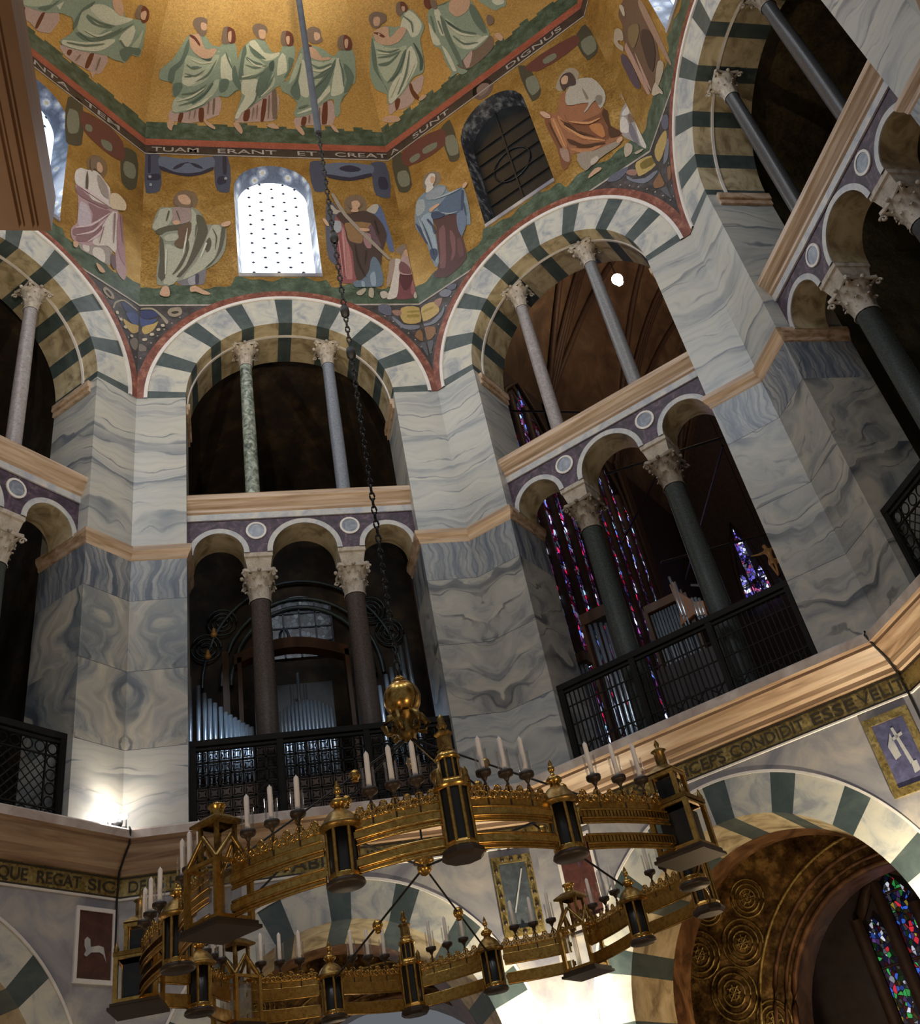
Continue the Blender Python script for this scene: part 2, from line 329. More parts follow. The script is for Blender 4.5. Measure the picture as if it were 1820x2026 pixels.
MULT = [(0.0, (0.05, 0.15, 0.75)), (0.24, (0.70, 0.03, 0.05)), (0.44, (0.05, 0.45, 0.10)), (0.60, (0.75, 0.78, 0.90)), (0.78, (0.12, 0.05, 0.22)), (0.92, (0.80, 0.60, 0.08))]
MAT['glass1'] = make_stained('red_blue_stained_glass', PURP, 2.4, 9.0, 5.5, 0.72)
MAT['glass2'] = make_stained('blue_white_stained_glass', BLUE, 2.0, 8.0, 6.0, 0.45)
MAT['glass3'] = make_stained('many_coloured_stained_glass', MULT, 0.9, 17.0, 12.0, 0.66)
MAT['dimglass'] = make_stained('dim_leaded_glass', [(0.0, (0.10, 0.14, 0.18)), (0.4, (0.22, 0.27, 0.31)), (0.7, (0.13, 0.17, 0.22))], 0.26, 9.0, 9.0, 0.25)

def make_clear():
    t = NT('thin_clear_glass'); nt = t.t
    tr = t.n('BsdfTransparent', {0: (0.985, 0.99, 0.99, 1)}); gl = t.n('BsdfGlossy', {0: (0.8, 0.8, 0.8, 1), 1: 0.05})
    fr = t.n('Fresnel', {0: 1.45}).outputs[0]
    m = t.n('MixShader', {0: t.math('MULTIPLY', fr, 0.55), 1: tr.outputs[0], 2: gl.outputs[0]})
    nt.links.new(m.outputs[0], nt.nodes['Material Output'].inputs[0]); return t.mat
MAT['clear'] = make_clear()

# ------------------------------------------------------------------ the octagon
SIDE = {-3: 'south_west', -2: 'west', -1: 'north_west', 0: 'north', 1: 'north_east', 2: 'east', 3: 'south_east', 4: 'south'}
ZC = 15.42          # springing of the big gallery arches
VH, VZ = 6.8, 23.95
def vr(z): return R * math.sqrt(max(0.0, 1 - ((z - VZ) / VH) ** 2)) if z > VZ else R

def arch_pts(r, cz, n=48, a0=-90, a1=90):
    return [(r * math.sin(math.radians(a0 + (a1 - a0) * k / n)), cz + r * math.cos(math.radians(a0 + (a1 - a0) * k / n))) for k in range(n + 1)]

def strip(mb, ss, lo, hi, d, m=0):
    for a, b in zip(ss[:-1], ss[1:]):
        l0, l1, h0, h1 = lo(a), lo(b), hi(a), hi(b)
        if h0 - l0 < 1e-4 and h1 - l1 < 1e-4: continue
        pts = [P(a, d, l0), P(b, d, l1), P(b, d, h1), P(a, d, h0)]
        if h0 - l0 < 1e-4: pts = pts[:3]
        elif h1 - l1 < 1e-4: pts = [pts[0], pts[1], pts[3]]
        mb.q(pts, m)

def lin_s(a, b, n): return [a + (b - a) * k / n for k in range(n + 1)]

def striped_ring(mb, r0, r1, cz, d, depth, fil_d=None, smax=None):
    """voussoirs on the face (materials 0 white / 1 green) and the striped soffit behind (2 cream / 1 green)"""
    edges = [-90.0]
    for k in range(-4, 5):
        a = 22.5 * k; edges += [a - 3.9, a + 3.9]
    edges = [max(-90, min(90, e)) for e in edges] + [90.0]
    for a, b, i in zip(edges[:-1], edges[1:], range(99)):
        if b - a < 0.1: continue
        g = i % 2 == 1; n = 2 if g else 4
        for k in range(n):
            t0, t1 = math.radians(a + (b - a) * k / n), math.radians(a + (b - a) * (k + 1) / n)
            f = lambda r, t, dd: P(max(-slim(dd), min(slim(dd), r * math.sin(t))) if smax is None else max(-smax, min(smax, r * math.sin(t))), dd, cz + r * math.cos(t))
            mb.q([f(r0, t0, d), f(r1, t0, d), f(r1, t1, d), f(r0, t1, d)], 1 if g else 0)
            mb.q([f(r0, t0, d), f(r0, t1, d), f(r0, t1, d + depth), f(r0, t0, d + depth)], 1 if g else 2)

def arc_band(mb, r0, r1, cz, d, thick, m=0, n=56, a=90, clip=None):
    rows = []
    for k in range(n + 1):
        t = math.radians(-a + 2 * a * k / n); s_, c_ = math.sin(t), math.cos(t)
        L = clip if clip else 99
        q = lambda r, dd: P(max(-L, min(L, r * s_)), dd, cz + r * c_)
        rows.append([q(r0, d), q(r0, d - thick), q(r1, d - thick), q(r1, d)])
    mb.grid(rows, m, False)

def moulding(mb, prof, s0, s1, mats):
    """profile [(d, z)] run along a side and mitred at the corners when s is None"""
    for k in range(len(prof) - 1):
        (d0, z0), (d1, z1) = prof[k], prof[k + 1]
        f = lambda s, d, sg: s if s is not None else sg * slim(d)
        mb.q([P(f(s0, d0, -1), d0, z0), P(f(s1, d0, 1), d0, z0), P(f(s1, d1, 1), d1, z1), P(f(s0, d1, -1), d1, z1)], mats[k])

def inscription(body, root, s0, s1, z, h, mat, d=-0.012, left=True):
    cu = bpy.data.curves.new('inscription', 'FONT'); cu.body = body; cu.size = h * 1.36; cu.extrude = 0.004
    cu.align_x = 'LEFT'; cu.materials.append(mat); cu.offset = 0.001
    o = bpy.data.objects.new('inscription', cu); COL.objects.link(o); o.parent = root
    o.rotation_euler = (PI / 2, 0, 0); o.location = P(s0, d, z)
    bpy.context.view_layer.update()
    w = o.dimensions.x
    if w > 0: o.scale = ((s1 - s0) / w, 1, 1)
    return o

def rounded(pts):
    n = len(pts)
    if n < 4: return pts
    out = []
    for i in range(n):
        p0, p1, p2, p3 = pts[i - 1], pts[i], pts[(i + 1) % n], pts[(i + 2) % n]
        L = math.hypot(p2[0] - p1[0], p2[1] - p1[1]) + 1e-6
        def tan(a, c):
            x, y = c[0] - a[0], c[1] - a[1]; k = math.hypot(x, y) + 1e-6; return x / k * L * 0.75, y / k * L * 0.75
        t1, t2 = tan(p0, p2), tan(p1, p3)
        for u in ((0.0, 0.34, 0.67) if L > 0.12 else (0.0, 0.5)):
            h1, h2, h3, h4 = 2 * u ** 3 - 3 * u ** 2 + 1, -2 * u ** 3 + 3 * u ** 2, u ** 3 - 2 * u ** 2 + u, u ** 3 - u ** 2
            out.append((h1 * p1[0] + h2 * p2[0] + h3 * t1[0] + h4 * t2[0], h1 * p1[1] + h2 * p2[1] + h3 * t1[1] + h4 * t2[1]))
    return out

def mosaic_picture(name, part, root, label):
    w, surf, txt = FIGS[name]
    mb = MB(); mb.c = []; S0 = slim(-0.03)
    for i, it in enumerate(txt.split(';')):
        c, pp = it.split(':'); col = (*lin(c), 1)
        pts = rounded([tuple(float(x) / 100 for x in a.split(',')) for a in pp.split(' ')])
        if surf == 'd':
            off = -0.004 - 0.0012 * i
            mb.q([P(max(-S0, min(S0, s)), off, z) for s, z in pts]); mb.c.append(col); continue
        bm = bmesh.new(); vs_ = [bm.verts.new((s, z, 0)) for s, z in pts]
        try: bm.faces.new(vs_)
        except ValueError: bm.free(); continue
        bmesh.ops.triangulate(bm, faces=bm.faces[:])
        zz = min(p[1] for p in pts); z = math.ceil(zz / 0.3) * 0.3
        while z < max(p[1] for p in pts):
            bmesh.ops.bisect_plane(bm, geom=bm.verts[:] + bm.edges[:] + bm.faces[:], plane_co=(0, z, 0), plane_no=(0, 1, 0)); z += 0.3
        off = 0.010 + 0.0018 * i
        for f in bm.faces:
            q = []
            for v in f.verts:
                s, z_ = v.co.x, v.co.y; r = vr(z_)
                nx, nz = r / (R * R), (z_ - VZ) / (VH * VH); L = math.hypot(nx, nz)
                L2 = (r - off * nx / L) * TAN
                q.append((max(-L2, min(L2, s)), r - off * nx / L, z_ - off * nz / L))
            mb.q(q); mb.c.append(col)
        bm.free()
    o = mb.build(part, MAT['fig'], root); o['label'] = label
    return o

def build_wall(w, full=True):
    nm = 'wall_' + SIDE[w]
    root = empty(nm, rz=math.radians(-45 * (w - 1))); root['kind'] = 'structure'
    S = slim(0)
    # ---- drum with its window, and the dome above
    mb = MB(); WR, WZ, WB = 0.92, 22.08, 18.93
    ss = sorted(set([round(x, 4) for x in lin_s(-S, S, 60)] + [-WR, WR]))
    hole = lambda s: WZ + math.sqrt(max(0, WR * WR - s * s))
    bot = lambda s: max(18.03, ZC + math.sqrt(max(0, 3.02 ** 2 - s * s)))
    gr = lambda s: max(bot(s), 18.62 + 0.06 * math.sin(s * 5) + 0.035 * math.sin(s * 13 + w) + (0.0 if abs(s) > 1.0 else 0.24))
    side_l = [s for s in ss if s <= -WR + 1e-6]; side_r = [s for s in ss if s >= WR - 1e-6]; mid = [s for s in ss if abs(s) <= WR + 1e-6]
    for part in (side_l, side_r): strip(mb, part, gr, lambda s: 23.38, 0, 0)
    strip(mb, mid, gr, lambda s: max(gr(s), WB), 0, 0); strip(mb, mid, hole, lambda s: 23.38, 0, 0)
    strip(mb, ss, bot, gr, 0, 1)
    mb.build('drum_mosaic', [MAT['gold'], MAT['ground']], root)
    # window
    n_ = {0: 1, 1: 2, 2: 3, 3: 4}.get(w, 5 + w % 5)
    fr = MB(); ap = [(-WR, WB)] + arch_pts(WR, WZ, 28) + [(WR, WB)]
    dd = 0.42; k_ = 0.90
    ap2 = [(s * k_, z if z < WB + 0.01 else WZ - 0.05 + (z - WZ) * k_) for s, z in ap]
    fr.grid([[P(s, 0, z) for s, z in ap], [P(s, dd, z) for s, z in ap2]], 0, False)
    fr.box(-WR, WR, R - 0.03, R + dd, WB, WB + 0.10, 1)
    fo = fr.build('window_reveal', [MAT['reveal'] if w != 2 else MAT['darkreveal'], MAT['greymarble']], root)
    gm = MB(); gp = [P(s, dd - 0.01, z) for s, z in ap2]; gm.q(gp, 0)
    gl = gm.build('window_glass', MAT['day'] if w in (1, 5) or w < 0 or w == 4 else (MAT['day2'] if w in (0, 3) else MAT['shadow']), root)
    lt = MB()
    if w != 2:
        for a in range(-2, 3):
            for b in range(22):
                s, z = a * 0.56 + (0.28 if b % 2 else 0), WB + 0.25 + b * 0.17
                if abs(s) > 0.80 or z > WZ + math.sqrt(max(0, 0.76 ** 2 - s * s)): continue
                r = 0.046; lt.q([P(s - r, dd - 0.03, z), P(s, dd - 0.03, z - r), P(s + r, dd - 0.03, z), P(s, dd - 0.03, z + r)])
                for sg in (-1, 1):
                    if abs(s + sg * 0.28) < 0.82 and z + 0.17 < WZ + 0.5: lt.tube([P(s, dd - 0.03, z), P(s + sg * 0.28, dd - 0.03, z + 0.17)], 0.007, 4, cap=False)
    else:
        for b in range(7): lt.box(-0.8, 0.8, R + dd - 0.05, R + dd - 0.02, WB + 0.5 * b, WB + 0.5 * b + 0.03)
        lt.box(-0.02, 0.02, R + dd - 0.05, R + dd - 0.02, WB, WZ + 0.8)
        lt.tube([P(0.5 * math.cos(2 * PI * k / 20), dd - 0.03, 20.8 + 0.5 * math.sin(2 * PI * k / 20)) for k in range(20)], 0.02, 4, closed=True)
    lt.build('window_lattice', MAT['lead'] if w != 2 else MAT['shadow'], root)
    # bands
    bd = MB(); bd.q([P(-S, -0.004, 23.38), P(S, -0.004, 23.38), P(S, -0.004, 23.71), P(-S, -0.004, 23.71)], 0)
    bd.q([P(-S, -0.009, 23.345), P(S, -0.009, 23.345), P(S, -0.009, 23.385), P(-S, -0.009, 23.385)], 2)
    moulding(bd, [(0, 23.71), (-0.035, 23.72), (-0.035, 23.93), (0.0, 23.95)], None, None, [1, 1, 1])
    bd.build('inscription_band', [MAT['textband'], MAT['redline'], MAT['letterlight']], root)
    vb = MB(); zs = [23.95 + 0.077 * k for k in range(11)] + [24.72 + 0.18 * k for k in range(1, 33)]
    zs = [z for z in zs if z <= VZ + VH - 0.02]
    rows = [[(vr(z) * TAN * (k / 12 - 1), vr(z), z) for k in range(25)] for z in zs]
    vb.grid(rows, lambda a, b: 1 if zs[a] < 24.60 + 0.05 * math.sin(b * 2.1 + w) else 0, True)
    vb.build('dome_segment', [MAT['golddome'], MAT['ground']], root)
    if not full: return root
    # ---- spandrels below the drum mosaic, red bands, striped arch
    sp = MB(); strip(sp, ss, lambda s: min(18.03, ZC + math.sqrt(max(0, 3.02 ** 2 - s * s))), lambda s: 18.03, 0, 0)
    for sg in (-1, 1):
        q = [P(sg * 1.42, -0.008, 18.00), P(sg * S, -0.008, 18.00), P(sg * S, -0.008, 18.05), P(sg * 1.42, -0.008, 18.05)]
        sp.q(q, 1)
        for k in range(9):
            a = math.radians(44 + 4.3 * k); r = 3.12
            if r * math.sin(a) < 2.95: sp.q([P(sg * (r * math.sin(a) + 0.02 * math.cos(j * PI / 3)), -0.004, ZC + r * math.cos(a) + 0.02 * math.sin(j * PI / 3)) for j in range(6)], 1)
    sp.build('spandrel_mosaic', [MAT['darkmos'], MAT['letterlight']], root)
    ar = MB(); striped_ring(ar, 2.06, 2.78, ZC, 0, 1.2)
    ar.build('striped_arch', [MAT['white'], MAT['green'], MAT['cream']], root)
    fl = MB(); arc_band(fl, 2.78, 2.85, ZC, 0, 0.035, 0, clip=S - 0.005); arc_band(fl, 2.035, 2.065, ZC, 0.42, 0.05, 0)
    fl.build('arch_fillet', MAT['fillet'], root)
    rb = MB(); arc_band(rb, 2.85, 3.03, ZC, 0, 0.015, 0, 60, clip=S)
    rb.build('red_arch_band', MAT['red'], root)
    # ---- piers: faced with book-matched slabs (u = distance from the corner, so neighbouring sides mirror each other)
    kinds = {0: ['h', 'v', 'v', 's', 'h', 'h', 'h'], 1: ['h', 'x', 'x', 's', 'h', 'h', 'h'], 2: ['x', 'x', 'x', 's', 'h', 'h', 'h'], 3: ['x', 'x', 'x', 's', 'h', 'h', 'h'], -1: ['h', 'v', 'v', 's', 'h', 'h', 'h']}
    zz = [7.02, 8.35, 9.64, 10.92, 11.74, 13.15, 14.25, ZC]
    mi = {'h': 0, 'v': 1, 's': 2, 'x': 3}
    for sg, cn in ((-1, w - 1), (1, w)):
        pf = MB(); ks = kinds.get(cn, kinds[2])
        for i in range(7):
            z0, z1 = zz[i], zz[i + 1]; m = mi[ks[i]]
            pf.q([P(sg * 2.06, 0, z0), P(sg * S, 0, z0), P(sg * S, 0, z1), P(sg * 2.06, 0, z1)], m)
            pf.q([P(sg * 2.06, 0, z0), P(sg * 2.06, 1.2, z0), P(sg * 2.06, 1.2, z1), P(sg * 2.06, 0, z1)], m)
            if i in (1, 2, 3): pf.box(*sorted((sg * 2.06, sg * S)), R - 0.001, R, z0 - 0.003, z0 + 0.003, 4)
        rnd = [random.Random(cn * 31 + i * 7 + 5).uniform(0, 40) for i in range(8)]
        def uvp(co_, p, rnd=rnd):
            z = p.center.z; i = sum(1 for q in zz[1:-1] if z > q)
            return ((S - abs(co_.x)) + (co_.y - R) + rnd[i], co_.z + rnd[7 - i])
        pf.build('pier_facing', [MAT['cipo_h'], MAT['cipo_v'], MAT['cipo_s'], MAT['cipo_x'], MAT['lead']], root, uv=uvp)
        pc = MB(); prof = [(0, 11.70), (-0.02, 11.72), (-0.03, 11.78), (-0.06, 11.82), (-0.085, 11.87), (-0.085, 11.95), (-0.06, 11.97), (0.0, 11.975)]
        for (d0, z0), (d1, z1) in zip(prof[:-1], prof[1:]):
            pc.q([P(sg * (2.06 + d0), d0, z0), P(sg * slim(d0), d0, z0), P(sg * slim(d1), d1, z1), P(sg * (2.06 + d1), d1, z1)])
            pc.q([P(sg * (2.06 + d0), d0, z0), P(sg * (2.06 + d1), d1, z1), P(sg * (2.06 + d1), 1.2, z1), P(sg * (2.06 + d0), 1.2, z0)])
        for z0, z1, pr in ((15.14, 15.26, 0.04), (15.26, 15.40, 0.075)):
            x0, x1 = sorted((sg * (2.06 - pr), sg * 2.06)); pc.box(x0, x1, R + 0.17, R + 1.2, z0, z1)
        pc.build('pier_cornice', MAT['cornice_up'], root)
    # ---- main cornice at gallery level and inscription under it
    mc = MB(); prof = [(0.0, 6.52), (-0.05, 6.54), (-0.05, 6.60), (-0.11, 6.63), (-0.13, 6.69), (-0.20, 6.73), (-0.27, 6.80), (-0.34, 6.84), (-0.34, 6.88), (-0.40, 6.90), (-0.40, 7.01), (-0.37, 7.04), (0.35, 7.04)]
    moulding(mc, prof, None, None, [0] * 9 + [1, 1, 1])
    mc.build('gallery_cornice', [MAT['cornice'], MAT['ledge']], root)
    ib = MB(); ib.q([P(-S, -0.004, 6.25), P(S, -0.004, 6.25), P(S, -0.004, 6.52), P(-S, -0.004, 6.52)], 0)
    for z in (6.245, 6.495): moulding(ib, [(0, z - 0.012), (-0.014, z - 0.01), (-0.014, z + 0.012), (0, z + 0.014)], None, None, [1, 1, 1])
    moulding(ib, [(0, 6.205), (-0.02, 6.21), (-0.02, 6.232), (0, 6.235)], None, None, [2, 2, 2])
    ib.build('gold_inscription_band', [MAT['goldband'], MAT['letterdark'], MAT['fillet']], root)
    # ---- lower wall
    lw = MB(); LR, LX, LZ = 2.06, 2.58, 3.5
    s2 = sorted(set([round(x, 4) for x in lin_s(-S, S, 80)] + [-LX, LX, -LR, LR]))
    strip(lw, s2, lambda s: LZ + math.sqrt(max(0, LX * LX - s * s)) if abs(s) <= LX else LZ, lambda s: 6.25, 0, 0)
    for sg in (-1, 1):
        lw.q([P(sg * LR, 0, 0), P(sg * S, 0, 0), P(sg * S, 0, LZ), P(sg * LR, 0, LZ)], 0)
        lw.q([P(sg * LR, 0, 0), P(sg * LR, 1.3, 0), P(sg * LR, 1.3, LZ), P(sg * LR, 0, LZ)], 0)
        lw.q([P(sg * LX, 0, LZ), P(sg * S, 0, LZ), P(sg * S, 0, LZ + 0.01), P(sg * LX, 0, LZ + 0.01)], 0)
    lw.build('lower_facing', MAT['greymarble'], root)
    la = MB(); striped_ring(la, LR, LX, LZ, 0, 1.3, smax=S); la.build('lower_striped_arch', [MAT['white'], MAT['green'], MAT['cream']], root)
    lf = MB(); arc_band(lf, LX, LX + 0.035, LZ, 0, 0.018); lf.build('lower_arch_fillet', MAT['fillet'], root)
    # ---- two-storey marble screen in the gallery arch
    A = 2.06; bm_ = MB(); SZ = 11.90; f0, f1 = 0.25, 0.85
    arcs = [(-1.52, 0.44), (0.0, 0.58), (1.52, 0.44)]
    def low(s, ex=0.0):
        for c, r in arcs:
            if abs(s - c) < r + ex: return SZ + math.sqrt((r + ex) ** 2 - (s - c) ** 2)
        return SZ
    sb = sorted(set(lin_s(-A, A, 110) + [c + sg * r for c, r in arcs for sg in (-1, 1)]))
    strip(bm_, sb, low, lambda s: 12.63, f0, 0); strip(bm_, sb, low, lambda s: 12.63, f1, 0)
    for c, r in arcs:
        rows = [[P(c + s, f0, z), P(c + s, f1, z)] for s, z in arch_pts(r, SZ, 20)]; bm_.grid(rows, 3, True)
        aa = MB(); 
        for k in range(20):
            t0, t1 = math.radians(-90 + 9 * k), math.radians(-81 + 9 * k)
            cl = lambda s: max(-A + 0.002, min(A - 0.002, s))
            g = lambda rr, t, d: P(cl(c + rr * math.sin(t)), d, SZ + rr * math.cos(t))
            bm_.q([g(r, t0, f0 - 0.02), g(r + 0.095, t0, f0 - 0.02), g(r + 0.095, t1, f0 - 0.02), g(r, t1, f0 - 0.02)], 1)
            bm_.q([g(r + 0.095, t0, f0 - 0.02), g(r + 0.095, t0, f0), g(r + 0.095, t1, f0), g(r + 0.095, t1, f0 - 0.02)], 1)
            bm_.q([g(r, t0, f0 - 0.02), g(r, t0, f0), g(r, t1, f0), g(r, t1, f0 - 0.02)], 1)
    for s0, s1 in ((-A, -1.96), (-1.08, -0.58), (0.58, 1.08), (1.96, A)): bm_.q([P(s0, f0, SZ), P(s1, f0, SZ), P(s1, f1, SZ), P(s0, f1, SZ)], 3)
    bm_.box(-A, A, R + f0 - 0.03, R + f1, 12.62, 12.75, 1)
    for (d0, z0), (d1, z1) in zip([(0.22, 12.75), (0.19, 12.78), (0.19, 12.83), (0.13, 12.90), (0.10, 12.97), (0.07, 12.99), (0.07, 13.08), (0.10, 13.12)], [(0.19, 12.78), (0.19, 12.83), (0.13, 12.90), (0.10, 12.97), (0.07, 12.99), (0.07, 13.08), (0.10, 13.12), (0.95, 13.12)]):
        bm_.q([P(-A, d0, z0), P(A, d0, z0), P(A, d1, z1), P(-A, d1, z1)], 2)
    for s in (-0.85, 0.85):
        for k in range(18):
            a0, a1 = 2 * PI * k / 18, 2 * PI * (k + 1) / 18
            g = lambda r, a, d: P(s + r * math.cos(a), f0 - d, 12.36 + r * math.sin(a))
            bm_.q([g(0, 0, 0.015), g(0.145, a0, 0.015), g(0.145, a1, 0.015)], 4)
            bm_.q([g(0.145, a0, 0.022), g(0.185, a0, 0.022), g(0.185, a1, 0.022), g(0.145, a1, 0.022)], 5)
            bm_.q([g(0.185, a0, 0.022), g(0.185, a0, 0), g(0.185, a1, 0), g(0.185, a1, 0.022)], 5)
    o = bm_.build('arcade_beam', [MAT['purple'], MAT['archivolt'], MAT['cornice_up'], MAT['cream'], MAT['roundel'], MAT['fillet']], root)
    o['label'] = 'purple breccia arcade with two grey roundels'
    # gallery floor and the dim ambulatory behind
    if w != 2:
        bk = MB(); D0, D1 = 1.2, 5.4
        bk.q([P(-slim(0), 0.3, 7.0), P(slim(0), 0.3, 7.0), P(slim(D1), D1, 7.0), P(-slim(D1), D1, 7.0)], 1)
        bk.q([P(-slim(D1), D1, 7.0), P(slim(D1), D1, 7.0), P(slim(D1), D1, 18.0), P(-slim(D1), D1, 18.0)], 0)
        n = 24
        rows = []
        for k in range(n + 1):
            a = math.radians(-90 + 180 * k / n)
            rows.append([P(2.3 * math.sin(a), D0, 15.6 + 2.3 * math.cos(a)), P(2.9 * math.sin(a), D1, 14.2 + 2.9 * math.cos(a))])
        bk.grid(rows, 0, True)
        for sg in (-1, 1): bk.q([P(sg * 2.3, D0, 7), P(sg * 2.9, D1, 7), P(sg * 2.9, D1, 14.2), P(sg * 2.3, D0, 15.6)], 0)
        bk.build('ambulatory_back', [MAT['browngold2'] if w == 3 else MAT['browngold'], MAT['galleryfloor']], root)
    # lower ambulatory vault
    lv = MB(); LD = 3.2
    rows = [[P(2.06 * math.sin(math.radians(a)), 1.3, 3.5 + 2.06 * math.cos(math.radians(a))), P(2.06 * math.sin(math.radians(a)), 1.9, 3.5 + 2.06 * math.cos(math.radians(a)))] for a in range(-90, 91, 6)]
    lv.grid(rows, 1, True)
    for sg in (-1, 1): lv.q([P(sg * 2.06, 1.3, 0), P(sg * 2.06, 1.9, 0), P(sg * 2.06, 1.9, 3.5), P(sg * 2.06, 1.3, 3.5)], 1)
    OC, OR, OZ = 1.02, 2.08, 3.0
    hs = sorted(set(lin_s(-slim(LD), slim(LD), 70) + [OC - OR, OC + OR]))
    strip(lv, hs, lambda s: (OZ + math.sqrt(max(0, OR * OR - (s - OC) ** 2))) if abs(s - OC) < OR else 0.0, lambda s: 6.3, LD, 0)
    lv.grid([[P(OC + s, LD, z), P(OC + s, LD + 0.7, z)] for s, z in arch_pts(OR, OZ, 24)], 1, True)
    for sg in (-1, 1): lv.q([P(OC + sg * OR, LD, 0), P(OC + sg * OR, LD + 0.7, 0), P(OC + sg * OR, LD + 0.7, OZ), P(OC + sg * OR, LD, OZ)], 1)
    # groin: webs rising from the back wall's corners to the arch
    top = [P(2.06 * math.sin(math.radians(a)), 1.9, 3.5 + 2.06 * math.cos(math.radians(a))) for a in range(-90, 91, 6)]
    midr = [P(2.5 * math.sin(math.radians(a)), 2.5, 3.45 + 2.4 * math.cos(math.radians(a))) for a in range(-90, 91, 6)]
    bak = [P(3.1 * math.sin(math.radians(a)), LD, 3.4 + 2.6 * math.cos(math.radians(a))) for a in range(-90, 91, 6)]
    lv.grid([top, midr, bak], 0, True)
    arc = MB()
    for rr_, tk in ((OR + 0.02, 0.05), (OR + 0.15, 0.03), (OR + 0.32, 0.035)): arc.tube([P(OC + s, LD - 0.02, z) for s, z in arch_pts(rr_, OZ, 30)], tk, 6)
    lv.build('lower_ambulatory_vault', [MAT['goldlow'], MAT['brownmarble']], root)
    arc.build('arch_moulding', MAT['brownmarble'], root)
    # roundel ornaments of the lower vault
    rn = MB()
    for s, z, k_ in ((-1.45, 4.67, 1.1), (-2.21, 4.70, 1.1), (-1.84, 4.05, 1.2), (-1.15, 5.25, 0.9), (-1.85, 5.3, 0.8), (-2.75, 4.95, 0.8), (-1.35, 3.55, 0.9), (-2.2, 3.4, 0.9)):
        for r in (0.07, 0.15, 0.23, 0.31):
            rn.tube([P(s + r * k_ * math.cos(2 * PI * k / 22), LD - 0.015, z + r * k_ * math.sin(2 * PI * k / 22)) for k in range(22)], 0.016, 4, closed=True)
        for k in range(8):
            a = PI * k / 4; rn.tube([P(s, LD - 0.015, z), P(s + 0.12 * math.cos(a), LD - 0.015, z + 0.12 * math.sin(a))], 0.012, 4)
    rn.tube([P(OC + (OR + 0.55) * math.sin(math.radians(a)), LD - 0.02, OZ + (OR + 0.55) * math.cos(math.radians(a))) for a in range(-88, 5, 4)], 0.03, 5)
    rn.tube([P(-2.30 - 0.9 * (1 - t) ** 1.4, LD - 0.02, 2.0 + 2.75 * (1 - t)) for t in lin_s(0, 1, 12)], 0.04, 5)
    dk = MB(); dk.q([P(-2.36 - 0.86 * (1 - t) ** 1.4, LD - 0.012, 2.0 + 2.62 * (1 - t)) for t in lin_s(0, 1, 12)] + [P(-3.4, LD - 0.012, 2.0)])
    dk.build('side_window_glass', MAT['dimglass'], root, uv=lambda c, p_: (c.x, c.z))
    rn.build('roundel_ornament', MAT['goldband'], root)
    return root

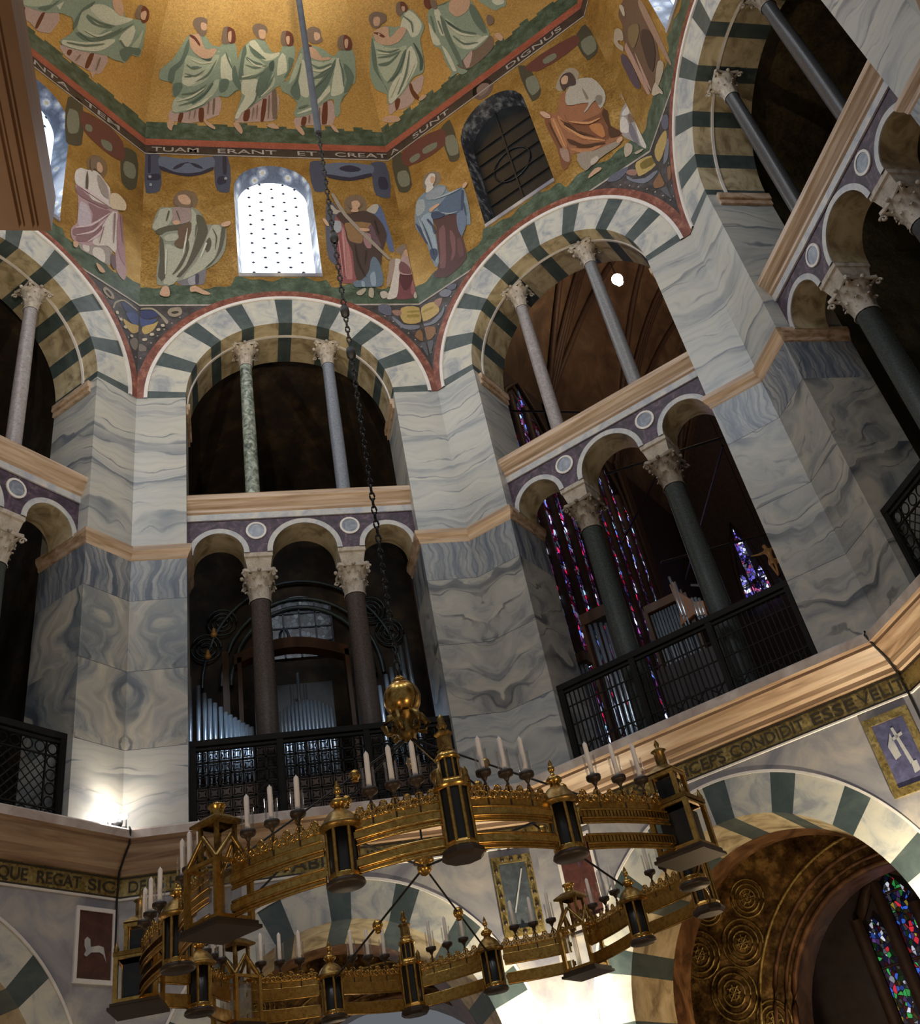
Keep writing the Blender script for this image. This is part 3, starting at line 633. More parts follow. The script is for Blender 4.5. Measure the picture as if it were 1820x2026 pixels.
FIGS={
'elderC':(1,'v','a58e86:-242,2500 -239,2471 -212,2467 -200,2463 -163,2472 -132,2490 -119,2500 -116,2559 -192,2555;5a2e1c:-168,2518 -157,2520 -159,2470 -169,2471;5a2e1c:-216,2499 -207,2499 -213,2465 -221,2466;6b5a4d:-133,2550 -127,2554 -132,2497 -135,2497;b09078:-243,2472 -230,2468 -234,2444 -237,2432 -246,2446;b09078:-158,2481 -148,2471 -130,2451 -131,2442 -151,2459;7b8a79:-188,2730 -201,2714 -232,2664 -261,2635 -264,2606 -233,2596 -234,2558 -223,2549 -234,2500 -199,2503 -154,2528 -130,2556 -116,2561 -111,2576 -100,2574 -100,2558 -91,2563 -86,2604 -60,2582 -67,2656 -67,2689 -72,2715 -105,2712 -110,2704 -132,2709 -149,2730;9aa38f:-196,2676 -203,2645 -210,2597 -198,2589 -176,2590 -144,2615 -117,2667 -113,2694 -143,2666 -171,2671;b3b5a2:-97,2688 -111,2619 -97,2611 -81,2614;9aa38f:-223,2553 -233,2502 -205,2506 -159,2530 -133,2560 -116,2613 -145,2588 -186,2535;b3b5a2:-205,2620 -207,2597 -195,2587 -179,2595 -154,2619;56665a:-190,2719 -212,2662 -238,2637 -244,2605 -232,2596 -225,2630 -209,2648 -190,2690;56665a:-230,2592 -231,2558 -223,2553 -209,2580 -210,2597;56665a:-76,2656 -81,2612 -61,2584 -68,2629;56665a:-111,2612 -115,2573 -99,2580 -91,2612;56665a:-186,2539 -161,2561 -135,2601 -130,2598 -153,2558 -183,2528;56665a:-204,2616 -185,2619 -185,2615 -201,2613;56665a:-184,2645 -165,2647 -169,2641 -181,2639;b09078:-189,2721 -182,2728 -163,2732 -148,2695 -120,2697 -130,2676 -146,2669 -165,2674 -183,2693;5a2e1c:-188,2728 -174,2726 -161,2708 -162,2701 -175,2717;3f4c45:-177,2684 -158,2670 -136,2670 -130,2676 -138,2663 -155,2667;6b5a4d:-173,2767 -157,2772 -141,2767 -143,2749 -144,2735 -154,2726 -166,2735 -178,2754;b09078:-156,2759 -143,2756 -145,2742 -156,2743;6b5a4d:-100,2749 -86,2753 -87,2713 -105,2712;5a2e1c:-89,2752 -73,2747 -69,2731 -72,2715 -87,2713;b09078:-88,2739 -80,2743 -82,2716 -88,2718;56665a:-176,2599 -142,2621 -120,2667 -121,2667 -146,2625 -176,2600;56665a:-197,2648 -182,2637 -159,2643 -159,2645 -181,2641 -196,2650;56665a:-201,2623 -175,2615 -150,2637 -150,2638 -176,2620 -200,2624;56665a:-219,2519 -186,2532 -150,2567 -128,2607 -129,2607 -153,2571 -187,2537 -219,2521;56665a:-211,2557 -176,2565 -148,2592 -148,2594 -177,2570 -211,2559;56665a:-97,2688 -92,2667 -79,2637 -78,2638 -88,2669 -95,2688;b3b5a2:-199,2503 -161,2525 -136,2558 -137,2559 -163,2530 -200,2505;b3b5a2:-220,2534 -185,2548 -154,2578 -155,2580 -187,2554 -221,2536;b3b5a2:-184,2663 -159,2652 -130,2659 -130,2661 -159,2657 -184,2665;6b5a4d:-191,2502 -194,2471 -193,2470 -189,2502;6b5a4d:-179,2505 -182,2474 -181,2473 -176,2505;6b5a4d:-145,2537 -148,2493 -146,2493 -142,2537'),
'elderD':(1,'v','a58e86:-80,2484 -77,2473 -18,2479 14,2483 26,2493 29,2587 -31,2544;5a2e1c:-6,2558 4,2559 -8,2480 -16,2479;6b5a4d:19,2588 30,2591 27,2493 16,2490;5a2e1c:-54,2514 -41,2522 -47,2480 -59,2479;b09078:-85,2467 -73,2473 -62,2441 -67,2428;b09078:-1,2465 17,2473 30,2455 12,2454;7b8a79:-23,2728 -39,2718 -58,2695 -75,2638 -82,2604 -61,2580 -62,2556 -82,2478 -64,2505 -23,2545 2,2567 28,2595 40,2603 62,2633 83,2682 83,2717 52,2714 47,2700 25,2697 6,2726;b3b5a2:-56,2614 -59,2573 -51,2566 -67,2527 -80,2487 -72,2485 -62,2507 -31,2541 -21,2576 -17,2618;9aa38f:-37,2718 -45,2683 -51,2630 -19,2634 7,2661 -9,2664 -33,2683;b3b5a2:-35,2718 -19,2725 4,2695 25,2693 45,2696 26,2678 3,2673 -20,2693;b3b5a2:51,2697 34,2633 46,2636 61,2647;9aa38f:22,2635 17,2611 -18,2555 -10,2558 20,2592 29,2621;56665a:-46,2712 -57,2678 -67,2615 -57,2617 -49,2675 -42,2692;56665a:-13,2624 -18,2565 13,2616 22,2643 15,2660;56665a:67,2684 65,2651 52,2626 62,2633 81,2680;3f4c45:15,2665 28,2674 24,2643 16,2646;56665a:-45,2679 -29,2663 -1,2660 -5,2664 -25,2670;6b5a4d:-24,2758 -7,2766 11,2760 15,2750 8,2739 6,2726 -7,2727 -22,2742;b09078:-8,2750 9,2749 6,2730 -6,2731;6b5a4d:52,2748 66,2751 64,2715 50,2717;5a2e1c:64,2751 78,2747 83,2732 79,2716 64,2715;b09078:63,2737 72,2739 70,2719 65,2719;56665a:-36,2709 -22,2682 7,2675 8,2676 -19,2686 -35,2711;56665a:-48,2657 -22,2647 7,2657 7,2659 -22,2653 -48,2658;56665a:-55,2615 -26,2619 2,2641 1,2643 -28,2625 -56,2618;56665a:-15,2557 14,2600 26,2630 25,2631 10,2603 -17,2559;56665a:-45,2521 -25,2548 -16,2595 -17,2595 -28,2550 -46,2522;b3b5a2:-42,2675 -23,2655 2,2651 3,2653 -20,2659 -41,2675;b3b5a2:-57,2619 -27,2629 -27,2631 -58,2623;b3b5a2:-9,2562 20,2596 19,2598 -11,2564;6b5a4d:-33,2523 -38,2480 -37,2480 -30,2523;6b5a4d:-23,2532 -26,2481 -25,2481 -20,2532;6b5a4d:9,2567 3,2486 5,2486 12,2566'),
'elderE':(1,'v','a58e86:72,2495 73,2469 121,2474 170,2481 173,2563 109,2525;5a2e1c:152,2559 162,2563 154,2480 141,2478;5a2e1c:93,2502 103,2502 97,2470 87,2470;b09078:70,2466 84,2467 94,2437 88,2431;b09078:162,2477 170,2478 183,2448 173,2450;7b8a79:101,2712 90,2686 64,2623 41,2608 47,2584 61,2577 82,2550 73,2501 116,2515 134,2537 169,2566 179,2566 184,2504 199,2577 218,2588 225,2618 240,2621 245,2664 240,2715 202,2710 188,2695 158,2714 116,2722;9aa38f:118,2679 123,2645 129,2583 151,2603 184,2662 196,2692 160,2677;b3b5a2:91,2629 92,2577 112,2570 114,2607 106,2683;9aa38f:99,2699 63,2609 78,2623 96,2657 105,2692;b3b5a2:198,2691 172,2580 180,2576 208,2593 210,2671;b3b5a2:131,2553 134,2543 171,2590 170,2610;b3b5a2:83,2510 117,2526 120,2536 79,2512;56665a:127,2588 129,2558 168,2614 194,2688 175,2661;56665a:82,2619 66,2585 82,2558 92,2577 88,2620;56665a:214,2675 219,2631 208,2588 219,2593 239,2637 230,2663;b09078:116,2716 141,2710 156,2690 181,2690 166,2682 145,2681 121,2692;5a2e1c:112,2724 131,2719 127,2715 114,2716;6b5a4d:120,2758 137,2766 154,2760 157,2744 161,2734 148,2725 131,2725 117,2736;b09078:139,2752 153,2749 153,2738 140,2733;6b5a4d:203,2742 221,2750 219,2713 202,2715;5a2e1c:219,2750 235,2744 240,2729 236,2714 219,2713;b09078:220,2738 229,2740 226,2718 220,2718;56665a:122,2670 146,2656 181,2673 180,2675 146,2662 122,2672;56665a:126,2625 154,2634 185,2670 184,2670 152,2639 125,2627;56665a:130,2597 158,2626 190,2674 188,2674 155,2630 129,2599;56665a:98,2670 84,2625 72,2600 73,2600 89,2624 100,2669;56665a:201,2686 206,2653 208,2607 210,2607 211,2654 203,2686;56665a:85,2526 110,2539 110,2543 84,2531;b3b5a2:121,2652 150,2647 180,2665 180,2667 150,2653 121,2654;b3b5a2:136,2546 167,2585 165,2586 133,2549;6b5a4d:138,2532 133,2478 134,2478 141,2532;6b5a4d:109,2503 106,2474 108,2474 113,2503'),
'elderF':(2,'v','a58e86:-254,2526 -259,2492 -236,2492 -218,2479 -191,2475 -170,2489 -152,2496 -136,2539 -229,2531;5a2e1c:-231,2526 -217,2517 -230,2493 -239,2492;5a2e1c:-175,2541 -173,2514 -165,2468 -178,2483 -183,2517;b09078:-286,2496 -260,2490 -234,2450 -266,2466;b09078:-169,2472 -155,2475 -144,2465 -161,2461;7b8a79:-208,2730 -243,2691 -271,2640 -271,2595 -248,2559 -254,2526 -227,2523 -189,2534 -160,2550 -130,2543 -114,2582 -101,2634 -75,2657 -78,2693 -87,2717 -112,2726 -134,2700 -173,2726;9aa38f:-219,2713 -239,2644 -231,2587 -198,2596 -142,2642 -169,2657 -197,2680;b3b5a2:-96,2720 -135,2697 -121,2683 -119,2655 -100,2649 -79,2666 -83,2699;b3b5a2:-148,2631 -225,2527 -200,2535 -165,2554 -134,2580 -130,2634;b3b5a2:-238,2562 -249,2525 -226,2525 -181,2583 -210,2583;56665a:-219,2722 -252,2653 -241,2577 -242,2559 -244,2636 -227,2683;3f4c45:-122,2639 -125,2584 -137,2553 -129,2552 -116,2578 -118,2624;56665a:-210,2583 -176,2602 -146,2635 -155,2636 -195,2605 -225,2587;56665a:-236,2653 -202,2638 -167,2640 -211,2631 -233,2645;b09078:-210,2727 -190,2730 -164,2717 -173,2692 -135,2697 -122,2681 -153,2667 -183,2675 -209,2700;5a2e1c:-208,2730 -192,2719 -183,2701 -190,2703 -202,2721;6b5a4d:-192,2770 -174,2767 -153,2746 -162,2733 -175,2734 -189,2731 -203,2743 -201,2762;b09078:-186,2758 -172,2749 -184,2735 -196,2743;6b5a4d:-114,2749 -99,2746 -110,2720 -126,2726;5a2e1c:-101,2747 -92,2739 -92,2722 -100,2718 -110,2729;b09078:-105,2736 -97,2731 -103,2722 -108,2725;56665a:-222,2689 -197,2659 -163,2647 -163,2649 -195,2664 -221,2689;56665a:-228,2666 -196,2647 -161,2640 -161,2642 -196,2653 -227,2668;56665a:-231,2585 -190,2594 -154,2629 -155,2630 -194,2600 -232,2588;56665a:-217,2530 -173,2569 -139,2624 -141,2625 -177,2574 -219,2532;56665a:-114,2715 -104,2687 -111,2662 -109,2661 -99,2686 -112,2715;b3b5a2:-223,2676 -194,2654 -193,2656 -221,2679;b3b5a2:-239,2538 -195,2575 -196,2577 -242,2543;b3b5a2:-182,2546 -142,2579 -143,2582 -185,2551'),
'elderG':(2,'v','6b5a4d:-31,2541 -34,2473 -9,2448 33,2449 68,2462 71,2503;a58e86:-13,2519 -19,2459 -11,2454 13,2501;b09078:81,2495 93,2492 99,2465 90,2460;7b8a79:-50,2683 -63,2654 -75,2596 -62,2568 -64,2527 -61,2495 -59,2477 -68,2465 -45,2463 -36,2447 -18,2444 -36,2475 -39,2498 -34,2557 -11,2523 21,2494 68,2502 72,2527 65,2594 64,2636 22,2669 -11,2659 -28,2683;b3b5a2:-30,2679 -20,2666 -31,2596 -46,2605 -40,2649;b3b5a2:-61,2657 -74,2598 -57,2582 -59,2629;9aa38f:-17,2638 -23,2565 -11,2527 19,2499 51,2506 36,2544 8,2574 -5,2616;b3b5a2:-5,2555 -6,2523 20,2501 66,2504 49,2516 18,2516;b3b5a2:-56,2575 -54,2478 -45,2470 -48,2550;56665a:-22,2654 -25,2572 -23,2535 -24,2463 -32,2477 -36,2558 -35,2610;56665a:58,2625 48,2579 58,2524 67,2516 69,2590;3f4c45:-18,2635 9,2576 41,2537 18,2560 -8,2600;b09078:22,2669 3,2649 15,2618 49,2615 63,2638;6b5a4d:86,2564 97,2545 91,2529 77,2535;5a2e1c:-42,2715 -49,2699 -43,2686 -33,2689 -29,2705;6b5a4d:-27,2704 -17,2692 -25,2673 -34,2687;56665a:-18,2624 -1,2579 40,2533 41,2535 2,2582 -17,2624;56665a:-18,2577 0,2529 35,2506 36,2508 3,2534 -16,2578;56665a:-49,2669 -58,2623 -56,2621 -46,2667;56665a:-37,2644 -40,2603 -38,2602 -34,2643;b3b5a2:-18,2615 -1,2569 34,2530 35,2532 4,2573 -16,2615'),
'elderH':(2,'v','7b8a79:84,2621 95,2589 109,2561 128,2557 137,2552 144,2569;b3b5a2:114,2596 119,2572 137,2564 140,2574'),
'elderB':(0,'v','a58e86:37,2483 52,2464 81,2465 114,2476 141,2488 151,2503 153,2569 80,2520;5a2e1c:112,2532 122,2542 117,2483 108,2476;5a2e1c:59,2491 68,2498 65,2474 58,2473;b09078:123,2476 138,2491 133,2460;7b8a79:12,2617 43,2590 58,2559 34,2496 43,2490 82,2513 152,2565 174,2571 178,2584 201,2585 210,2622 233,2636 221,2702 211,2722 188,2714 161,2697 132,2725;9aa38f:76,2656 60,2620 63,2573 83,2563 111,2590 131,2638 185,2708 140,2652 99,2645;b3b5a2:73,2651 104,2643 138,2652 180,2707 156,2695 101,2684;b3b5a2:40,2506 42,2492 81,2515 122,2550 144,2582 158,2626 96,2555;b3b5a2:186,2694 167,2632 195,2634 197,2685;9aa38f:211,2678 204,2640 220,2653 214,2704;56665a:55,2561 52,2594 59,2635 78,2674 76,2656 60,2622 61,2580;56665a:63,2557 86,2554 130,2594 165,2668 135,2616 102,2577;56665a:195,2634 208,2643 227,2654 228,2635 212,2627 200,2590 179,2605;56665a:72,2622 104,2624 141,2650 123,2630 92,2615;b09078:113,2710 129,2690 153,2695 132,2725;6b5a4d:176,2731 183,2752 199,2735 193,2718 181,2715;5a2e1c:186,2751 205,2752 214,2732 206,2716 196,2720;b09078:190,2735 200,2746 206,2726 196,2722;56665a:68,2562 107,2568 151,2628 185,2698 184,2698 147,2631 106,2574 69,2565;56665a:73,2624 108,2630 144,2654 144,2656 108,2636 73,2627;56665a:49,2504 95,2538 137,2588 136,2590 94,2544 49,2507;56665a:169,2629 188,2624 189,2626 171,2634;b3b5a2:79,2579 115,2591 142,2635 141,2637 114,2597 79,2581;6b5a4d:87,2501 80,2469 81,2468 90,2501;6b5a4d:136,2541 134,2491 136,2492 139,2542'),
'elderA':(0,'v','a58e86:-78,2484 -67,2474 -43,2479 -22,2472 -7,2482 8,2498 12,2573 -62,2522;5a2e1c:-24,2535 -17,2543 -23,2477 -29,2474;5a2e1c:-71,2505 -62,2512 -65,2477 -75,2475;7b8a79:-76,2524 -73,2512 -61,2516 -17,2543 12,2573 29,2583 43,2590 37,2614 77,2678;9aa38f:-76,2521 -72,2513 -47,2532 -16,2572 -13,2592;b3b5a2:13,2613 1,2586 11,2582;56665a:-37,2537 -9,2579 2,2605 -2,2586 -18,2548'),
'womanF1':(0,'d','6e5a3e:141,2137 144,2161 156,2185 178,2199 191,2192 196,2167 186,2129 158,2119 147,2118;8c8480:141,1872 146,1855 175,1859 205,1860 218,1864 222,1900 217,1922;b9b3ae:150,1875 153,1859 164,1861 164,1882;b9b3ae:177,1886 175,1863 190,1859 205,1862 199,1897;9c8288:119,2043 129,2002 131,1925 119,1895 125,1867 145,1870 173,1887 217,1922 229,1911 235,1861 255,1847 260,1886 257,1903 248,1988 230,2055 207,2043 151,2043;b9b3ae:116,2084 128,2108 143,2116 169,2135 193,2120 205,2110 209,2045 164,2029 147,2047 119,2045;a59aa4:135,1998 136,1919 155,1932 165,1960 154,2000;b9b3ae:227,2046 201,1997 185,1934 173,1894 209,1918 229,1913 230,1968;7a5d62:154,2010 167,1986 169,1958 211,2032 180,2017;7a5d62:124,1898 166,1941 183,1976 180,1959 163,1922 127,1881;7a5d62:131,1880 167,1918 191,1968 178,1923 158,1889 136,1870;8f7078:231,2045 245,1993 257,1893 243,1906 232,1944;5f4a50:222,1905 232,1883 230,1859 219,1872;7a5d62:123,2037 164,2029 207,2041 165,2020 127,2015;4b4540:143,2111 148,2092 149,2051 143,2051;8a807c:170,2125 195,2111 203,2071 185,2070;b8a890:208,2092 228,2110 249,2098 248,2071 226,2053 209,2045;6b5a4d:150,2159 166,2187 175,2179 184,2155 176,2133 161,2138 154,2120;b09078:166,2161 173,2172 182,2159 179,2139 169,2137;b09078:127,1862 138,1867 135,1849 128,1847;b09078:183,1842 195,1842 206,1833 194,1823;b8a4aa:122,2040 162,2042 210,2045 211,2048 164,2051 123,2043;b8a4aa:128,1904 167,1946 208,2023 207,2024 164,1950 127,1906;b8a4aa:131,1883 172,1929 198,1994 197,1994 169,1932 131,1885;b8a4aa:159,1886 187,1933 199,1975 198,1975 183,1935 158,1887;7a5d62:219,2034 221,1936 223,1937 223,2037;7a5d62:235,2043 246,1956 248,1958 239,2047;7a5d62:194,1966 186,1906 188,1907 196,1968'),
'apostleF2':(1,'d','6d5b45:-230,2165 -221,2187 -201,2197 -183,2186 -175,2162 -179,2139 -191,2125 -224,2129 -231,2147;6a6870:-224,1885 -213,1865 -185,1867 -167,1869 -162,1901 -162,1918;8a8c92:-200,1885 -195,1865 -185,1869 -185,1897;3c3a48:-183,1901 -177,1901 -178,1869 -184,1869;7c8074:-260,2128 -271,2096 -277,2056 -270,2043 -260,2028 -262,1958 -264,1869 -239,1863 -224,1877 -206,1883 -179,1905 -152,1924 -135,1943 -119,1981 -114,2055 -122,2070 -143,2070 -159,2072 -168,2107 -179,2125 -196,2134 -235,2131;989a8c:-248,1998 -249,1962 -250,1869 -241,1869 -219,1901 -205,1980 -224,1988 -239,2000;989a8c:-191,2125 -194,2066 -206,1992 -213,1930 -242,1867 -229,1869 -203,1932 -189,1988 -180,2062 -180,2107;989a8c:-145,2067 -163,2001 -181,1942 -211,1885 -195,1891 -166,1918 -144,1951 -132,1993 -125,2046 -130,2068;989a8c:-260,2121 -265,2096 -276,2058 -265,2047 -242,2067 -232,2097 -237,2126;989a8c:-250,2026 -224,2037 -220,2016 -245,2009;4c4b40:-259,2026 -259,1941 -255,1877 -249,1937 -252,2009;4c4b40:-270,2045 -242,2063 -205,2068 -210,2053 -246,2043 -260,2030;4c4b40:-180,2103 -177,2053 -188,1988 -203,1930 -224,1891 -216,1891 -187,1946 -164,2010 -155,2049 -166,2098;4c4b40:-123,2063 -132,1989 -141,1953 -163,1920 -149,1934 -127,1981 -115,2059;4c4b40:-153,2023 -162,1989 -157,1972 -148,2002;4c4b40:-200,2014 -205,1971 -224,1917 -232,1897 -213,1925 -197,1984;5b4a3c:-219,2059 -191,2075 -205,1992 -216,1984 -229,2000 -219,2022 -221,2044;8b7a78:-232,2124 -207,2134 -193,2125 -194,2080 -216,2068 -232,2070 -232,2097;b09078:-231,2079 -219,2081 -216,2070 -229,2066;6b5a4d:-228,2168 -216,2182 -196,2181 -190,2153 -193,2129 -213,2129 -227,2138;b09078:-221,2170 -204,2176 -192,2155 -196,2139 -213,2143;b09078:-124,2072 -107,2082 -103,2075 -109,2064 -123,2061;b09078:-257,1843 -251,1859 -241,1859 -237,1838 -239,1828 -251,1828 -258,1834;b09078:-195,1857 -185,1861 -167,1847 -153,1835 -167,1833 -185,1843 -194,1841;4c4b40:-242,2115 -247,2079 -245,2078 -239,2114;4c4b40:-225,2114 -216,2079 -215,2080 -223,2116;4c4b40:-181,2067 -184,2023 -183,2023 -179,2066;4c4b40:-145,2054 -138,2023 -141,1980 -140,1980 -135,2024 -144,2054;b4b6aa:-247,1979 -248,1897 -246,1897 -244,1979;b4b6aa:-200,2053 -207,2001 -211,1959 -210,1958 -203,2000 -199,2053;b4b6aa:-161,2003 -174,1949 -173,1948 -157,2001'),
'angelF3':(1,'d','6e5c48:166,2152 174,2179 198,2194 217,2184 222,2154 214,2130 170,2123;4a4d5c:132,2165 119,2117 112,2040 111,1957 126,1933 140,2056 150,2128;9a938c:134,2151 146,2133 157,2126 144,2115 133,2122;4e5e82:217,2127 248,2158 258,2131 262,2084 266,2038 267,1993 262,1978 254,1992 249,2058 234,2099;a09a90:218,2133 248,2158 238,2120 224,2125;7d4a4c:142,2112 133,2030 129,1933 130,1875 156,1872 167,1886 168,1981 161,2102;9a6a6a:151,2071 146,1957 145,1886 158,1886 162,1957 159,2051;3f3230:153,2123 176,2118 211,2130 236,2115 252,2078 256,2037 239,1982 225,1919 192,1882 167,1886 168,1981 159,2021 158,2076 143,2107;7e6244:162,2082 222,2083 217,2057 201,2042 192,2009 165,2018 162,2051;5a4650:221,2078 230,2042 238,1997 226,2007 217,2037;8a6a70:205,2047 217,2042 213,1992 203,1992 198,2021;596a7c:160,1877 161,1859 180,1859 223,1863 227,1934 214,1962 199,1914 179,1882;7f90a0:200,1900 199,1863 208,1863 211,1910;7f90a0:177,1877 177,1859 183,1859 183,1877;8a9098:138,2089 151,2086 148,2051 132,2045;b09078:109,2096 116,2096 123,2070 117,2070;8a8278:138,2192 146,2192 169,2113 255,1953 248,1951 161,2107;6b5a4d:174,2163 186,2177 202,2175 211,2159 203,2140 184,2134 175,2145;b09078:185,2161 200,2167 205,2151 198,2137 197,2124 180,2124 185,2137;b09078:193,2062 216,2060 215,2052 197,2052;9c9484:162,1840 182,1854 185,1849 173,1831 164,1831;9c9484:193,1854 201,1852 197,1822 188,1827;2a2220:176,2006 175,1944 189,1890 190,1891 179,1946 178,2006;2a2220:199,1982 191,1933 192,1933 202,1982;2a2220:232,2093 236,2042 238,2043 235,2094;a87878:151,2056 143,1891 145,1891 155,2056;a87878:138,2015 137,1886 138,1886 141,2016'),
'kneelerF4':(1,'d','7a6a60:269,1983 283,2003 297,2008 297,1988 297,1963 287,1968;6c4046:267,1905 256,1863 247,1822 275,1820 297,1831 297,1863 297,1887 297,1910;4e2a30:268,1903 297,1903 283,1854 270,1849;8a5a5e:297,1887 285,1840 293,1831 297,1863;b9b3ae:265,1956 278,1951 264,1886 251,1827 228,1820 238,1849 253,1903;8e7c72:252,1951 265,1956 248,1886 233,1859 243,1910;a08a88:283,1968 297,1988 297,1954 297,1903 268,1905 275,1944;6c4a4e:277,1946 294,1927 294,1903 270,1910;a59a90:297,1934 297,1939 297,1930 297,1906 297,1889 297,1920 297,1915 297,1889 297,1889;a59a90:297,1959 297,1954 297,1925 297,1925;b09078:288,1980 297,1988 297,1968 292,1961;a8a298:215,1840 227,1845 233,1831 219,1820;a8a298:290,1831 297,1842 297,1826 291,1820'),
'womanF5':(2,'d','74685c:-219,2160 -207,2190 -186,2185 -168,2164 -171,2133 -183,2128 -214,2139;4a3234:-213,2041 -210,1995 -223,1921 -231,1870 -247,1859 -216,1828 -182,1831 -156,1846 -152,1924 -148,1989;6b4a4c:-206,1980 -215,1915 -225,1866 -212,1859 -195,1939 -190,1987;6b4a4c:-179,1958 -186,1891 -195,1865 -181,1875 -170,1929;5a3e40:-167,1916 -173,1860 -160,1857 -158,1913;6c7c88:-220,2133 -244,2123 -258,2080 -263,2040 -253,1999 -244,1962 -241,1907 -231,1874 -220,1918 -215,1988 -212,2036 -178,2011 -150,1995 -154,1914 -135,1940 -125,1933 -117,1992 -116,2049 -121,2065 -154,2076 -162,2108 -183,2128 -208,2128;4a5c72:-195,2052 -155,2071 -122,2063 -141,1991 -160,1999 -185,2028;8c9498:-241,2122 -225,2110 -230,2074 -252,2071 -250,2104;8494a0:-244,2055 -217,2054 -216,2000 -228,1884 -236,1932 -244,2002;33405a:-261,2052 -252,1996 -243,1960 -239,1970 -245,2015 -253,2036;33405a:-213,2050 -214,2028 -181,2014 -197,2042;33405a:-123,2055 -118,2048 -135,1986 -139,1992;33405a:-240,1939 -223,1929 -223,1909 -236,1898;33405a:-229,2041 -218,2017 -213,1980 -219,1976 -221,2008;7f8890:-217,2121 -185,2120 -160,2100 -174,2083 -211,2095;5e6c84:-152,1988 -154,1917 -135,1940 -131,1988;b9b3ae:-205,2172 -191,2180 -179,2166 -184,2142 -192,2136 -191,2125 -214,2126 -209,2146 -211,2162;b09078:-191,2168 -181,2156 -186,2140 -195,2148;b09078:-217,2065 -192,2065 -186,2058 -205,2054 -213,2052;b09078:-117,2068 -109,2072 -104,2063 -113,2055 -119,2058;8f97a0:-250,2059 -246,2002 -238,1954 -236,1953 -242,2001 -248,2059;8f97a0:-198,2085 -155,2067 -125,2061 -126,2063 -156,2074 -199,2088;8f97a0:-189,2028 -169,2005 -147,1996 -147,1997 -168,2009 -188,2029;33405a:-243,2045 -237,1974 -233,1916 -232,1916 -233,1972 -242,2044;33405a:-128,2010 -130,1969 -128,1968 -125,2009'),
'saintF6':(2,'d','8d8270:171,2169 188,2195 211,2205 227,2190 233,2163 223,2146 195,2142 178,2147;86593e:183,2139 159,2103 148,2088 119,2131 113,2117 121,2089 120,2033 124,1979 119,1905 139,1916 149,1936 180,1910 221,1894 263,1897 248,1942 249,2011 229,2060;6c432c:166,2070 171,2026 236,1998 252,2007 240,1957 240,1915 226,1910 198,1956 170,2022;6c432c:120,2094 132,2078 146,1976 141,1921 119,1905 123,1980 119,2047;8d7468:128,1975 143,1967 138,1920 127,1934;9d6c4a:152,2078 166,2009 196,1951 225,1908 196,1934 168,1986 149,2042;9d6c4a:134,2084 144,2073 147,1975 139,1959 130,2023;9d6c4a:150,1954 187,1918 216,1905 184,1909 161,1931;a06a40:206,1982 231,1966 230,1924 222,1923;432818:152,1989 180,1940 218,1912 223,1901 188,1923 154,1966;432818:159,2045 171,1998 198,1956 179,1993;432818:250,2003 248,1942 262,1899 238,1908 242,1942;9b958a:190,2131 223,2146 255,2116 267,2056 262,2026 244,2009 241,2044 207,2029 226,2050 180,2088;726a60:226,2109 230,2063 225,2061 224,2088;726a60:241,2044 247,2019 258,2040 249,2055;857b70:159,1924 162,1863 184,1868 214,1871 252,1873 244,1887 194,1902;a59a90:182,1882 197,1882 196,1868 179,1866;3f3230:186,2180 200,2192 216,2182 220,2150 215,2132 196,2145 185,2139;b09078:191,2182 201,2185 207,2174 199,2155 188,2164;b09078:118,2126 135,2096 134,2084 122,2099;b09078:161,1838 183,1851 196,1839 178,1836;b09078:248,1889 259,1890 259,1878 248,1876;b08058:157,2026 184,1956 225,1907 226,1909 188,1961 159,2027;b08058:170,2032 207,1986 235,1979 235,1982 209,1993 171,2034;b08058:137,2072 140,1966 142,1966 141,2071;432818:153,2057 176,1987 209,1938 210,1939 179,1990 154,2058;432818:164,1943 198,1913 198,1915 166,1948;432818:126,2071 132,1970 134,1970 129,2070'),
'kneelerF7':(2,'d','8a7c70:294,2008 297,2014 297,2002 297,1978 297,1973;8e8888:297,1991 297,1963 297,1924 297,1891 297,1903 297,1828 293,1816 278,1854 262,1893 270,1939 282,1964 297,1979;b9b3ae:297,1980 297,1932 297,1924 297,1969;b9b3ae:278,1950 297,1965 297,1954 293,1940;b9b3ae:297,1906 297,1888 297,1828 293,1816 288,1838;b9b3ae:276,1945 284,1931 277,1890 262,1905;6a6670:289,1914 285,1841 278,1854 278,1894;6f5e50:293,1940 297,1918 297,1909 286,1917;8a7e88:297,1888 297,1854 297,1833 297,1848;b09078:297,2003 297,1999 297,1987 295,1991;a39788:261,1864 272,1848 263,1828 249,1829;a39788:270,1824 290,1819 282,1815 271,1817'),
'figureF8':(3,'d','5c4638:-155,2141 -189,2149 -196,2111 -214,2082 -218,2037 -217,1958 -216,1883 -200,1881 -171,1883 -147,1890 -126,1939 -115,1986 -117,2069;8b7060:-117,2069 -109,2039 -114,1933 -123,1837 -128,1840 -130,1961 -125,2052;9c7d70:-210,2065 -216,1883 -225,1893 -224,2031 -222,2064;9c7d70:-201,2013 -200,1995 -209,1881 -214,1913;473a48:-245,2072 -228,2037 -232,1933 -249,1955 -253,2022;9c8e7c:-152,1894 -142,1864 -186,1859 -189,1874;a89c8c:-174,2154 -165,2131 -175,2111 -178,2139;9c8e7c:-245,2126 -231,2065 -223,2072 -231,2107 -214,2082 -204,2103 -221,2139;6e5c40:-181,2074 -151,2035 -159,2017 -196,2019 -199,2056;3a2a26:-155,2011 -131,1970 -144,1920 -180,1902 -174,1973;a89c8c:-188,1876 -183,1849 -182,1828 -190,1842 -209,1863 -211,1875'),
